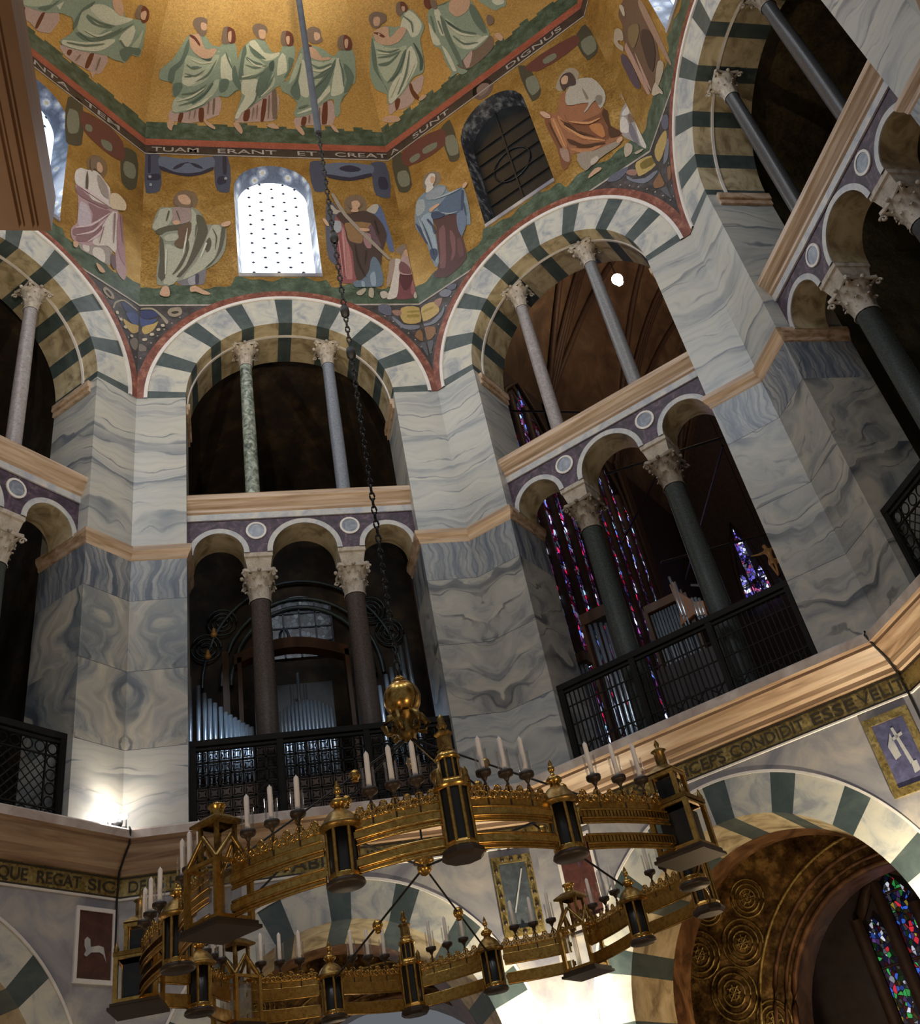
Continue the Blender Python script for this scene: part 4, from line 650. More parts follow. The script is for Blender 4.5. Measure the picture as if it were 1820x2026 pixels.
'swagL':(1,'d','3d4356:-297,2338 -266,2339 -260,2274 -262,2191 -293,2183;3d4356:-138,2336 -103,2338 -103,2192 -131,2198 -136,2280;566074:-263,2325 -222,2320 -181,2320 -138,2329 -139,2280 -168,2260 -198,2252 -230,2259 -260,2274;23263a:-263,2288 -230,2266 -198,2261 -167,2269 -139,2289 -139,2277 -168,2257 -198,2249 -230,2257 -260,2272;23263a:-233,2275 -215,2299 -181,2301 -162,2281 -181,2287 -198,2305 -214,2285;23263a:-289,2250 -264,2256 -263,2235 -289,2232;23263a:-127,2248 -114,2253 -109,2230 -128,2220;23263a:-290,2329 -285,2329 -284,2259 -289,2259;23263a:-114,2333 -106,2333 -108,2262 -115,2262;8c8f96:-288,2248 -282,2248 -282,2239 -287,2239;8c8f96:-285,2217 -280,2217 -280,2208 -285,2208;8c8f96:-112,2248 -107,2248 -107,2239 -113,2239'),
'swagR':(1,'d','3d4356:98,2320 131,2322 126,2205 99,2204;3d4356:252,2323 289,2325 283,2184 250,2192 248,2263;566074:131,2313 254,2314 246,2272 191,2250 142,2259;23263a:132,2272 192,2261 247,2281 246,2267 191,2247 142,2256;23263a:168,2296 197,2311 224,2294 194,2283;23263a:265,2264 282,2264 282,2219 262,2218'),
'garlandA':(0,'d','3c3a2e:78,2323 114,2348 125,2193 111,2171 86,2160;3c3a2e:233,2292 273,2310 277,2186 255,2154 235,2168;5a322c:116,2312 191,2333 232,2314 235,2241 186,2228 126,2246;6a6c5c:84,2283 107,2294 112,2224 88,2198;6a6c5c:241,2246 269,2259 270,2209 243,2196;6a6c5c:173,2260 200,2273 202,2244 180,2237;6a6c5c:130,2273 145,2282 146,2261 131,2252'),
'garlandB':(2,'d','3c3a2e:-284,2344 -251,2323 -247,2191 -263,2175 -287,2201;3c3a2e:-133,2311 -103,2319 -104,2172 -116,2162 -133,2178;5a322c:-250,2331 -133,2311 -132,2245 -247,2263;6a6c5c:-279,2266 -253,2251 -253,2196 -278,2210;6a6c5c:-127,2268 -103,2254 -105,2183 -129,2196;6a6c5c:-194,2286 -154,2275 -158,2256 -194,2264;6a6c5c:-236,2285 -209,2282 -208,2263 -233,2264'),
'garlandC':(2,'d','3c3a2e:106,2331 128,2306 138,2200 126,2177 108,2181;3c3a2e:259,2286 292,2306 297,2212 287,2186 262,2184;5a322c:123,2312 259,2296 259,2256 149,2264;6a6c5c:112,2266 135,2260 136,2203 113,2199;6a6c5c:266,2258 295,2253 291,2200 267,2199;6a6c5c:169,2290 199,2285 200,2265 170,2270'),
'medal':(2,'d','5c4c48:-21,2368 -3,2381 23,2369 33,2336 20,2309 -9,2309 -25,2335;75625a:-12,2359 7,2364 24,2341 12,2322 -9,2324'),
'spanA0':(0,'d','30395a:251,1777 264,1786 292,1780 286,1767 267,1758;3c4a78:265,1755 292,1773 297,1761 297,1745 281,1736;a8915a:257,1733 278,1734 297,1741 297,1725 279,1709;6e6660:277,1685 292,1702 297,1687 290,1666 281,1671;8c8578:231,1745 236,1768 258,1790 292,1785 292,1781 258,1785 239,1765 234,1746;8a8070:205,1782 212,1793 231,1786 233,1773 224,1768 209,1772;2b2622:211,1781 215,1786 226,1780 224,1773;b0a898:239,1742 244,1746 246,1739 240,1735;b0a898:248,1728 254,1733 256,1727 250,1723;b0a898:260,1715 266,1719 268,1713 262,1709;b0a898:276,1700 282,1704 284,1699 278,1695'),
'spanA1':(1,'d','2e3560:-297,1784 -284,1789 -261,1782 -262,1770 -279,1763 -292,1766;3c4a78:-297,1770 -291,1763 -279,1759 -263,1762 -271,1748 -291,1738;a8915a:-291,1738 -269,1748 -260,1755 -271,1727 -287,1717;6e6660:-296,1690 -282,1679 -284,1669 -296,1670;8c8578:-297,1790 -291,1795 -272,1795 -255,1777 -240,1755 -242,1746 -245,1748 -257,1771 -272,1789 -291,1790;8a8070:-242,1782 -236,1793 -216,1796 -213,1776 -226,1767 -238,1771;2b2622:-235,1780 -226,1785 -218,1782 -227,1776;b0a898:-255,1745 -249,1746 -247,1739 -253,1738;b0a898:-263,1732 -257,1734 -256,1727 -262,1726;b0a898:-276,1719 -269,1720 -268,1713 -275,1712;b0a898:-291,1703 -282,1705 -282,1698 -289,1697'),
'spanB1':(1,'d','a8915a:256,1791 297,1792 293,1747 256,1745;8c7a3a:268,1781 296,1783 295,1778 268,1776;8c7a3a:267,1769 294,1770 293,1763 266,1761;8a6a60:234,1782 253,1783 253,1769 241,1767;6c7080:231,1764 243,1754 255,1738 289,1736 287,1727 269,1722 254,1726 241,1740;7c5a3c:274,1704 289,1722 289,1687 282,1690;55586a:208,1800 231,1800 231,1769 222,1767 205,1780;50525a:283,1680 293,1683 295,1647 292,1642'),
'spanB2':(2,'d','a8915a:-294,1789 -260,1782 -251,1753 -256,1744 -280,1742 -297,1749;8c7a3a:-293,1777 -265,1771 -264,1765 -294,1772;8a6a60:-259,1783 -238,1778 -244,1764 -250,1759;6c7080:-297,1739 -279,1732 -248,1742 -237,1752 -246,1730 -268,1721 -297,1732;6c7080:-242,1796 -226,1797 -211,1778 -221,1770 -236,1780;7c5a3c:-297,1727 -287,1724 -271,1710 -273,1693 -288,1685 -297,1692;55586a:-220,1801 -196,1790 -201,1779 -213,1784;50525a:-297,1683 -282,1677 -289,1657 -297,1646'),
'spanC2':(2,'d','a8915a:264,1797 297,1789 297,1758 259,1756 257,1769;6e5e24:271,1788 297,1784 297,1765 270,1769;8a6a60:238,1792 257,1780 254,1765 241,1777;6c7080:235,1778 244,1760 268,1743 296,1742 279,1730 261,1731 240,1757;55586a:195,1800 225,1805 246,1798 232,1785 215,1782;7c5a3c:278,1717 296,1731 297,1733 297,1699 292,1693 276,1701;50525a:285,1689 297,1686 297,1650 296,1650'),
'spanC3':(3,'d','a8915a:-285,1784 -243,1780 -225,1767 -241,1750 -286,1751;6c7080:-277,1732 -236,1751 -230,1743 -258,1723;7c5a3c:-272,1710 -261,1703 -273,1686 -285,1688;55586a:-222,1802 -200,1783 -215,1763 -230,1780'),
}

for w in (0, 1, 2, 3): pass
ROOT = {}
for w in (-1, 0, 1, 2, 3, 4): ROOT[w] = build_wall(w, True)
for w in (-2, -3): ROOT[w] = build_wall(w, False)

LW, DK_ = MAT['letterlight'], MAT['letterdark']
for body, w, s0, s1 in (('TUAM', 1, -2.83, -1.72), ('ERANT', 1, -1.29, 0.14), ('ET', 1, 0.66, 1.15), ('CREAT', 1, 1.62, 2.95), ('A', 2, -2.86, -2.62), ('SUNT', 2, -2.15, -1.0), ('DIGNUS', 2, 0.75, 2.35), ('LUNTA', 0, -0.75, 0.75), ('TEM', 0, 1.2, 2.2)):
    inscription(body, ROOT[w], s0, s1, 23.46, 0.18, LW)
for body, w, s0, s1 in (('OMNEQUE', 0, 0.45, 1.50), ('REGAT', 0, 1.64, 2.32), ('SIC', 0, 2.44, 2.88), ('DEUS HOC TUTUM', 1, -2.88, -1.15), ('STABILI', 1, -0.98, 0.05), ('FUNDAMINE', 1, 0.20, 1.62), ('TEMPLUM', 1, 1.76, 2.9), ('QUOD KAROLUS', 2, -2.88, -1.05), ('PRINCEPS', 2, -0.86, 0.28), ('CONDIDIT', 2, 0.38, 1.50), ('ESSE', 2, 1.60, 2.22), ('VELIT', 2, 2.30, 2.95)):
    inscription(body, ROOT[w], s0, s1, 6.30, 0.155, DK_)

PIC = [('elderA', 'pale green robed elder beside the octagon corner'), ('elderB', 'pale green robed elder leaning forward with a crown on his veiled hands'),
 ('elderC', 'pale green robed elder with bare arm and billowing cloak'), ('elderD', 'pale green robed elder wrapped to the neck'), ('elderE', 'pale green robed elder with a bare shoulder behind the chain'),
 ('elderF', 'pale green robed elder raising a crown with one arm'), ('elderG', 'pale green robed elder kneeling down'), ('elderH', 'cloak edge of a pale green robed elder'),
 ('womanF1', 'pink and white robed figure in mosaic'), ('apostleF2', 'pale green robed bearded figure stretching out a hand'), ('angelF3', 'winged figure in brown and red holding a staff'),
 ('kneelerF4', 'small kneeling figure in dark red'), ('womanF5', 'figure in blue cloak and dark red skirt'), ('saintF6', 'bearded figure in orange brown cloak'), ('kneelerF7', 'small crouching figure in white'),
 ('figureF8', 'standing figure in brown and pink robe')]
for k, lb in PIC: mosaic_picture(k, 'mosaic_figure', ROOT[FIGS[k][0]], lb)
for k, lb in (('swagL', 'blue cloth swag in mosaic'), ('swagR', 'blue cloth swag behind the chain in mosaic'), ('garlandA', 'dark leaf garland with red band'), ('garlandB', 'dark leaf garland with red band'), ('garlandC', 'dark leaf garland with red band'), ('medal', 'round brown medallion'),
  ('spanA0', 'blue and gold fan ornament'), ('spanA1', 'blue and gold fan ornament'), ('spanB1', 'yellow tablet ornament'), ('spanB2', 'yellow tablet ornament'), ('spanC2', 'yellow tablet ornament'), ('spanC3', 'yellow tablet ornament')):
    mosaic_picture(k, 'mosaic_ornament', ROOT[FIGS[k][0]], lb)

# ------------------------------------------------------------------ columns
def capital_mesh(name, h, rb, hw, mats):
    """leafy capital: bell, two rows of curling leaves, corner volutes, abacus with hollowed sides"""
    mb = MB()
    mb.lathe([(rb * 1.12, 0), (rb * 1.16, 0.03 * h), (rb * 1.02, 0.06 * h), (rb, 0.1 * h), (rb * 1.05, 0.5 * h), (hw * 0.86, 0.84 * h), (hw * 0.9, 0.88 * h)], 16)
    def leaf(a, z0, z1, w, out, r0):
        ca, sa = math.cos(a), math.sin(a); rows = []
        prof = [(0, 0, 0.75), (0.35, 0.10, 1.0), (0.7, 0.35, 0.9), (0.92, 0.85, 0.65), (0.97, 1.15, 0.4), (0.86, 1.3, 0.15)]
        for t, o, ww in prof:
            rr = r0 + 0.012 + out * o; z = z0 + (z1 - z0) * t
            rows.append([(rr * ca - sa * w * ww * k * 0.5 - ca * abs(k) * w * 0.18, rr * sa + ca * w * ww * k * 0.5 - sa * abs(k) * w * 0.18, z) for k in (-1, -0.5, 0, 0.5, 1)])
        mb.grid(rows, 0, True)
    for k in range(8): leaf(2 * PI * k / 8, 0.05 * h, 0.45 * h, rb * 0.95, rb * 0.36, rb * 1.0)
    for k in range(8): leaf(2 * PI * (k + 0.5) / 8, 0.22 * h, 0.72 * h, rb * 0.9, rb * 0.42, rb * 1.04)
    for k in range(4):
        a = PI / 4 + k * PI / 2; leaf(a, 0.45 * h, 0.93 * h, rb * 0.75, hw * 1.28 - rb * 1.3, rb * 1.06)
        rr = hw * 1.20; c = Vector((rr * math.cos(a), rr * math.sin(a), 0.80 * h)); e = Vector((math.cos(a), math.sin(a), 0))
        mb.tube([c + (e * math.cos(t) + Vector((0, 0, 1)) * math.sin(t)) * (0.10 * h * (1 - t / 9)) for t in lin_s(0, 7, 16)], 0.035 * h, 5)
    for k in range(4):
        a = k * PI / 2; mb.ball((hw * 0.98 * math.cos(a), hw * 0.98 * math.sin(a), 0.93 * h), 0.07 * h, 7)
    ring = []
    for k in range(4):
        a0 = PI / 4 + k * PI / 2; a1 = a0 + PI / 2
        c0 = Vector((math.cos(a0), math.sin(a0))) * hw * 1.38; c1 = Vector((math.cos(a1), math.sin(a1))) * hw * 1.38
        for t in lin_s(0.06, 0.94, 6):
            q = c0.lerp(c1, t); ring.append(q * (1 - 0.16 * math.sin(PI * t)))
    rows = [[(q.x * f, q.y * f, z) for q in ring] for f, z in ((0.93, 0.88 * h), (1.0, 0.91 * h), (1.0, 1.0 * h))]
    mb.grid(rows, 0, False, True); mb.q([(q.x, q.y, h) for q in ring])
    me = mb.build(name, mats); d = me.data; bpy.data.objects.remove(me); return d

CAPS = {}
def column(w, s, d, z0, zn, zt, r, shaft, cap, label, block=None):
    L = world_pt(w, s, d, z0)
    t = empty('marble_column', L, math.radians(-45 * (w - 1))); tag(t, label, 'column', 'gallery columns', 'thing')
    b = MB(); hb = 0.20 if block else 0.16
    b.box(-r * 1.55, r * 1.55, -r * 1.55, r * 1.55, 0, hb * 0.35)
    b.lathe([(r * 1.5, hb * 0.35), (r * 1.55, hb * 0.5), (r * 1.45, hb * 0.68), (r * 1.2, hb * 0.72), (r * 1.22, hb * 0.84), (r * 1.3, hb * 0.95), (r * 1.12, hb * 1.1), (r * 1.02, hb * 1.2)], 20)
    b.build('base', MAT['fillet'] if not block else MAT['capital_dark'], t)
    sh = MB(); H = zn - z0
    sh.lathe([(r * 1.03, hb), (r, hb + 0.1), (r * 0.99, H * 0.5), (r * 0.90, H - 0.05), (r * 0.95, H - 0.03), (r * 0.95, H)], 24); sh.build('shaft', shaft, t)
    key = (round(zt - zn, 3), round(r, 3), cap.name)
    if key not in CAPS: CAPS[key] = capital_mesh('capital', zt - zn, r * 0.92, r * (1.62 if block else 1.95), cap)
    c = bpy.data.objects.new('capital', CAPS[key]); COL.objects.link(c); c.parent = t; c.location = (0, 0, H)
    if block:
        k = MB(); z1, z2 = zt - z0, block - z0
        k.grid([[(-x, -y, z), (x, -y, z), (x, y, z), (-x, y, z)] for x, y, z in ((0.20, 0.22, z1), (0.20, 0.22, z1 + 0.03), (0.235, 0.27, z2 - 0.10), (0.25, 0.30, z2 - 0.08), (0.25, 0.30, z2))], 0, False, True)
        k.q([(-0.2, -0.22, z1), (0.2, -0.22, z1), (0.2, 0.22, z1), (-0.2, 0.22, z1)])
        k.build('impost_block', MAT['capital'], t)
    return t

UP = {0: ('pinkgranite', 'pinkgranite'), 1: ('breccia', 'bluegranite'), 2: ('pinkgranite', 'greygranite'), 3: ('darkgranite', 'darkgranite')}
LO = {0: ('porphyry', 'greenporph'), 1: ('porphyry', 'porphyry'), 2: ('greenporph', 'greenporph'), 3: ('greenporph', 'darkgranite')}
UL = {(0, 0): 'pale pink upper column out of sight beyond the left edge', (0, 1): 'pale pinkish upper column in the bay at the left edge',
      (1, 0): 'speckled green column in the upper tier above the organ gallery', (1, 1): 'plain blue-grey column in the upper tier above the organ gallery',
      (2, 0): 'grey upper column of the choir bay, in front of stained glass', (2, 1): 'grey upper column of the choir bay, beside the glowing lamp',
      (3, 0): 'dark grey upper column nearer the choir bay, at top right', (3, 1): 'dark grey upper column running out of the top edge'}
LL = {(0, 0): 'lower gallery column out of sight beyond the left edge', (0, 1): 'lower gallery column cut by the left edge, under an impost block',
      (1, 0): 'brown porphyry lower column between the left and middle organ pipes', (1, 1): 'brown porphyry lower column close to the hanging chain and gilt orb',
      (2, 0): 'green-black lower column of the choir bay, before red stained glass', (2, 1): 'green-black lower column of the choir bay, beside the oak crest',
      (3, 0): 'dark lower column with a bluish streak at the right edge', (3, 1): 'dark column in the shadowed gallery beyond the right edge'}
for w in (0, 1, 2, 3):
    for i, s in enumerate((-0.86, 0.86)):
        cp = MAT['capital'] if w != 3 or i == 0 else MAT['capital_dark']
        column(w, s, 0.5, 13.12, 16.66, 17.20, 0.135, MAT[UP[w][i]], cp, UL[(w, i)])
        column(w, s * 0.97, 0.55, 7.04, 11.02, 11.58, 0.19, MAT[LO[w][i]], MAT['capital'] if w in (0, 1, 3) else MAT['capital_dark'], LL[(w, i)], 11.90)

# ------------------------------------------------------------------ bronze gallery railings
def railing(w, label, style):
    t = empty('bronze_railing', world_pt(w, 0, 0.16, 7.04), math.radians(-45 * (w - 1))); tag(t, label, 'railing', 'bronze gallery railings')
    A = 2.05; H = 1.40
    m = MB(); m.box(-A, A, -0.045, 0.045, H - 0.09, H); m.box(-A, A, -0.03, 0.03, H - 0.16, H - 0.12); m.build('top_rail', MAT['bronze'], t)
    m = MB(); m.box(-A, A, -0.04, 0.04, 0.02, 0.10); m.build('bottom_rail', MAT['bronze'], t)
    posts = [-2.0, -0.68, 0.68, 2.0]
    for x in posts:
        m = MB(); m.box(x - 0.05, x + 0.05, -0.04, 0.04, 0.0, H - 0.09); m.box(x - 0.025, x + 0.025, -0.05, 0.05, 0.1, H - 0.2); m.build('post', MAT['bronze'], t)
    for x0, x1 in zip(posts[:-1], posts[1:]):
        x0 += 0.05; x1 -= 0.05; z0, z1 = 0.10, H - 0.16; m = MB()
        if style == 'lattice':
            bz = 0.19; m.box(x0 + bz, x0 + bz + 0.02, -0.015, 0.015, z0, z1); m.box(x1 - bz - 0.02, x1 - bz, -0.015, 0.015, z0, z1); m.box(x0, x1, -0.015, 0.015, z1 - bz - 0.02, z1 - bz); m.box(x0, x1, -0.015, 0.015, z0 + bz, z0 + bz + 0.02)
            n = 6
            for k in range(n):
                for (cx, cz) in ((x0 + (x1 - x0) * (k + 0.5) / n, z1 - bz / 2), (x0 + (x1 - x0) * (k + 0.5) / n, z0 + bz / 2), (x0 + bz / 2, z0 + (z1 - z0) * (k + 0.5) / n), (x1 - bz / 2, z0 + (z1 - z0) * (k + 0.5) / n)):
                    m.tube([(cx + 0.08 * math.cos(2 * PI * j / 12), 0, cz + 0.08 * math.sin(2 * PI * j / 12)) for j in range(12)], 0.012, 4, closed=True)
            a0, a1, b0, b1 = x0 + bz, x1 - bz, z0 + bz, z1 - bz; st = 0.15
        elif style == 'bars':
            a0, a1, b0, b1 = x0, x1, z0, z1; st = None; n = 15
            for k in range(1, n): x = x0 + (x1 - x0) * k / n; m.box(x - 0.009, x + 0.009, -0.012, 0.012, z0, z1)
            for z in (0.35, 0.7, 1.0): m.box(x0, x1, -0.010, 0.010, z, z + 0.02)
            for k in range(4):
                xa, xb = x0 + (x1 - x0) * k / 4, x0 + (x1 - x0) * (k + 1) / 4
                m.tube([(xa, 0, z0), (xb, 0, z0 + 0.30)], 0.010, 4); m.tube([(xb, 0, z0), (xa, 0, z0 + 0.30)], 0.010, 4)
        else:
            a0, a1, b0, b1 = x0, x1, z0, z1; st = None; n = 7; q = 6
            for i in range(n):
                for j in range(q):
                    cx, cz = x0 + (x1 - x0) * (i + 0.5) / n, z0 + (z1 - z0) * (j + 0.5) / q; r = 0.085
                    m.tube([(cx + r * math.cos(PI * k / 4) * (1 if k % 2 else 0.55), 0, cz + r * math.sin(PI * k / 4) * (1 if k % 2 else 0.55)) for k in range(8)], 0.013, 4, closed=True)
            for i in range(n + 1): x = x0 + (x1 - x0) * i / n; m.box(x - 0.014, x + 0.014, -0.012, 0.012, z0, z1)
            for j in range(q + 1): z = z0 + (z1 - z0) * j / q; m.box(x0, x1, -0.012, 0.012, z - 0.014, z + 0.014)
        if st:
            k = -20
            while k < 20:
                for sg in (-1, 1):
                    pts = []
                    for tt in lin_s(-2, 2, 200):
                        x, z = a0 + k * st + tt, (b0 if sg > 0 else b1) + sg * tt
                        if a0 <= x <= a1 and b0 <= z <= b1: pts.append((x, 0, z))
                    if len(pts) > 3: m.tube([pts[0], pts[-1]], 0.010, 4, smooth=False)
                k += 1
        m.build('grille', MAT['bronze'], t)
    return t
railing(0, 'dark bronze railing with crossed bars, at the left edge beside the lit pier', 'lattice')
railing(1, 'dark bronze railing with small rosettes below the organ pipes', 'rosette')
railing(2, 'dark bronze railing with upright bars below the stained glass', 'bars')
railing(3, 'dark bronze railing in the shadowed gallery at the right edge', 'lattice')

# ------------------------------------------------------------------ cornice floodlight and wiring
fl = empty('floodlight', world_pt(0, 2.70, -0.24, 7.04), math.radians(10)); tag(fl, 'small glaring floodlight on the cornice at the foot of the pier', 'floodlight')
m = MB(); m.box(-0.13, 0.13, -0.06, 0.06, 0.0, 0.03); m.tube([(-0.12, 0, 0.03), (-0.12, 0, 0.14)], 0.012, 5); m.tube([(0.12, 0, 0.03), (0.12, 0, 0.14)], 0.012, 5); m.build('bracket', MAT['iron'], fl)
m = MB(); m.lathe([(0.001, -0.05), (0.06, -0.045), (0.075, 0.0), (0.08, 0.04), (0.07, 0.04)], 16, (0, 0.02, 0.09)); m.build('housing', MAT['iron'], fl)
m = MB(); m.ball((-0.08, -0.10, 0.17), 0.095, 12, 0, 0.85); m.ball((0.07, -0.09, 0.16), 0.06, 10, 0, 0.7); m.build('lamp_bulb', MAT['lampglass'], fl)
for w, lb, s in ((2, 'black cable running down over the cornice at the pier next to the choir bay', 2.98), (0, 'dark cable hanging down the cornice corner next to the glaring floodlight', 2.96)):
    m = MB(); m.tube([world_pt(w, s * 0.945, -0.38, 7.055), world_pt(w, s * 0.94, -0.425, 7.0), world_pt(w, s * 0.955, -0.36, 6.84), world_pt(w, s * 0.97, -0.20, 6.70), world_pt(w, s * 0.98, -0.08, 6.55), world_pt(w, s * 0.985, -0.03, 6.2), world_pt(w, s * 0.985, -0.03, 5.2)], 0.016, 6)
    tag(m.build('power_cable', MAT['iron']), lb, 'cable')

# ------------------------------------------------------------------ framed mosaics of the lower walls
def wall_panel(w, s0, s1, z0, z1, style, label):
    t = empty('wall_panel', world_pt(w, (s0 + s1) / 2, 0, z0), math.radians(-45 * (w - 1))); tag(t, label, 'panel')
    W = (s1 - s0) / 2; H = z1 - z0; fr = MB(); fw = 0.10 if style in ('gold', 'blue') else 0.05
    for a in ((-W, W, 0, fw), (-W, W, H - fw, H), (-W, -W + fw, fw, H - fw), (W - fw, W, fw, H - fw)): fr.box(a[0], a[1], -0.03, 0, a[2], a[3])
    fr.build('frame', {'gold': MAT['goldband'], 'blue': MAT['goldband'], 'lion': MAT['fillet'], 'red': MAT['fillet']}[style], t)
    if style == 'gold':
        kn = MB()
        for k in range(5):
            for x in (-W + fw / 2, W - fw / 2): kn.ball((x, -0.03, fw + (H - 2 * fw) * (k + 0.5) / 5), 0.032, 8)
        for k in range(3):
            for z in (fw / 2, H - fw / 2): kn.ball((-W + fw + (2 * W - 2 * fw) * (k + 0.5) / 3, -0.03, z), 0.032, 8)
        kn.build('frame_ornament', MAT['darkplate'], t)
    f = MB(); f.q([(-W + fw, -0.012, fw), (W - fw, -0.012, fw), (W - fw, -0.012, H - fw), (-W + fw, -0.012, H - fw)])
    col = {'gold': (0.075, 0.09, 0.105), 'blue': (0.10, 0.10, 0.20), 'lion': (0.075, 0.028, 0.022), 'red': (0.085, 0.030, 0.024)}[style]
    f.build('field', mottled('panel_field_' + style, tuple(c * 0.7 for c in col), col, tuple(min(1, c * 1.5) for c in col), 8.0, 0.4), t)
    i = MB(); x_, y_ = 2 * W, H; g = lambda pts: i.q([(-W + a * x_, -0.018, b * y_) for a, b in pts])
    if style == 'lion':
        g([(0.24, 0.56), (0.30, 0.60), (0.38, 0.57), (0.40, 0.47), (0.60, 0.50), (0.72, 0.48), (0.80, 0.28), (0.72, 0.38), (0.62, 0.41), (0.42, 0.40), (0.30, 0.34), (0.24, 0.36), (0.28, 0.42), (0.24, 0.48)]); mt = MAT['white']
    elif style == 'gold':
        g([(0.34, 0.28), (0.38, 0.28), (0.74, 0.82), (0.70, 0.82)]); mt = MAT['archivolt']
    elif style == 'blue':
        g([(0.30, 0.60), (0.45, 0.75), (0.48, 0.45), (0.34, 0.42)]); g([(0.50, 0.80), (0.56, 0.80), (0.66, 0.34), (0.58, 0.32)]); g([(0.44, 0.68), (0.68, 0.72), (0.68, 0.68), (0.44, 0.64)]); g([(0.58, 0.2), (0.72, 0.22), (0.72, 0.34), (0.6, 0.34)]); mt = MAT['archivolt']
    else:
        g([(0.20, 0.84), (0.44, 0.92), (0.52, 0.86), (0.30, 0.80)]); g([(0.55, 0.60), (0.65, 0.72), (0.60, 0.80), (0.50, 0.72)]); mt = MAT['purple']
    i.build('motif', mt, t); return t
wall_panel(0, 2.28, 2.92, 5.16, 6.08, 'lion', 'red-brown mosaic panel with a pale animal, under the inscription at lower left')
wall_panel(1, 2.26, 2.87, 5.0, 6.10, 'gold', 'dark panel in a gold beaded frame crossed by a pale diagonal line, behind the chandelier')
wall_panel(2, -2.66, -2.05, 4.96, 6.12, 'red', 'reddish mosaic panel in a thin pale frame, just right of the gold beaded one')
wall_panel(2, 2.22, 2.84, 5.08, 6.10, 'blue', 'blue and purple mosaic panel in a gold frame at the right edge')

# ------------------------------------------------------------------ impost moulding of the near pier the photographer stands beside
tp = empty('trim_1'); tp['kind'] = 'structure'
m = MB()
for ins, z0, z1 in ((0.0, 3.405, 3.52), (0.026, 3.400, 3.405), (0.034, 3.393, 3.400), (0.050, 3.389, 3.393), (0.058, 3.382, 3.389)): m.box(-3.2, -1.83 - ins, -8.6, -6.835 - ins * 0.4, z0, z1)
m.build('impost_moulding', MAT['nearstone'], tp)
m = MB(); m.box(-3.2, -2.08, -8.6, -7.2, 0, 3.34); m.build('pier_shaft', MAT['nearstone'], tp)
fl_ = MB(); fl_.lathe([(0.001, 0), (16.0, 0)], 8, (0, 0, 0)); o = fl_.build('floor', MAT['galleryfloor']); o['kind'] = 'structure'

# ------------------------------------------------------------------ organ behind the north-east arcade
def loc_root(name, w, s, d, z): return empty(name, world_pt(w, s, d, z), math.radians(-45 * (w - 1)))
def pipe(par, x, y, z0, z1, r, mat):
    m = MB(); H = z1 - z0
    m.lathe([(r * 0.25, 0), (r, min(0.35, H * 0.25)), (r, H), (r * 0.8, H), (r * 0.8, H - 0.08)], 12)
    o = m.build('organ_pipe', mat, par); o.location = (x, y, z0)
    k = MB(); k.box(-r * 0.5, r * 0.5, -r * 1.03, -r * 0.7, min(0.35, H * 0.25), min(0.35, H * 0.25) + r * 0.9); q = k.build('mouth', MAT['shadow'], o)
og = loc_root('pipe_organ', 1, 0, 2.5, 7.0); tag(og, 'organ with silver pipes in stepped groups behind the bronze railing with rosettes', 'organ')
lt_ = [(-2.11, 10.72), (-1.96, 10.53), (-1.85, 10.37), (-1.76, 10.25), (-1.67, 10.16), (-1.57, 10.07), (-1.48, 9.96), (-1.40, 9.90), (-1.32, 9.84), (-1.25, 9.78), (-1.18, 9.72), (-1.11, 9.68), (-1.04, 9.63)]
for s, z in lt_: pipe(og, s, 0, 1.6, z - 7.0, 0.040, MAT['tin'])
for s, z in ((1.36, 10.2), (1.51, 10.42), (1.63, 10.55), (1.75, 10.78), (1.87, 11.0), (2.0, 11.22)): pipe(og, s, 0, 1.6, z - 7.0, 0.042, MAT['tin'])
for s in lin_s(-0.50, 0.42, 13): pipe(og, s, 0.0, 1.6, 2.76 + 0.30 * math.cos((s + 0.05) * 2.6), 0.030, MAT['tin'])
for s, z in ((-0.27, 10.44), (-0.14, 10.68), (-0.02, 10.44)): pipe(og, s, 0.14, 1.6, z - 7.0, 0.034, MAT['tin'])
m = MB(); m.box(-2.2, 2.2, -0.08, 0.5, 0.0, 1.6); m.box(-1.52, -1.40, 0.3, 0.6, 1.6, 4.35); m.box(-1.24, -1.16, 0.3, 0.6, 1.6, 4.2); m.box(0.82, 0.90, 0.3, 0.6, 1.6, 4.2); m.box(0.98, 1.08, 0.3, 0.6, 1.6, 4.3)
m.grid([[( -1.3 + 2.2 * k / 16, y, 4.05 + 0.28 * math.sin(PI * k / 16) + dz) for k in range(17)] for y, dz in ((0.3, 0), (0.3, 0.22), (0.6, 0.22), (0.6, 0), (0.3, 0))], 0, False)
m.build('case', MAT['wood'], og)
for dx, z in ((-1.78, 4.10), (-1.66, 4.55)):
    m = MB(); m.ball((dx, -0.02, z), 0.07, 8, 0, 0.8); m.lathe([(0.001, 0), (0.05, 0.02), (0.03, 0.12), (0.001, 0.16)], 8, (dx, -0.02, z)); m.build('gilt_finial', MAT['giltwood'], og)
m = MB(); m.q([(-0.6, 0.62, 1.6), (0.55, 0.62, 1.6), (0.55, 0.62, 3.7), (-0.6, 0.62, 3.7)]); m.build('back_panel', plain('blue_grey_panel', (0.05, 0.06, 0.075), 0.4), og)
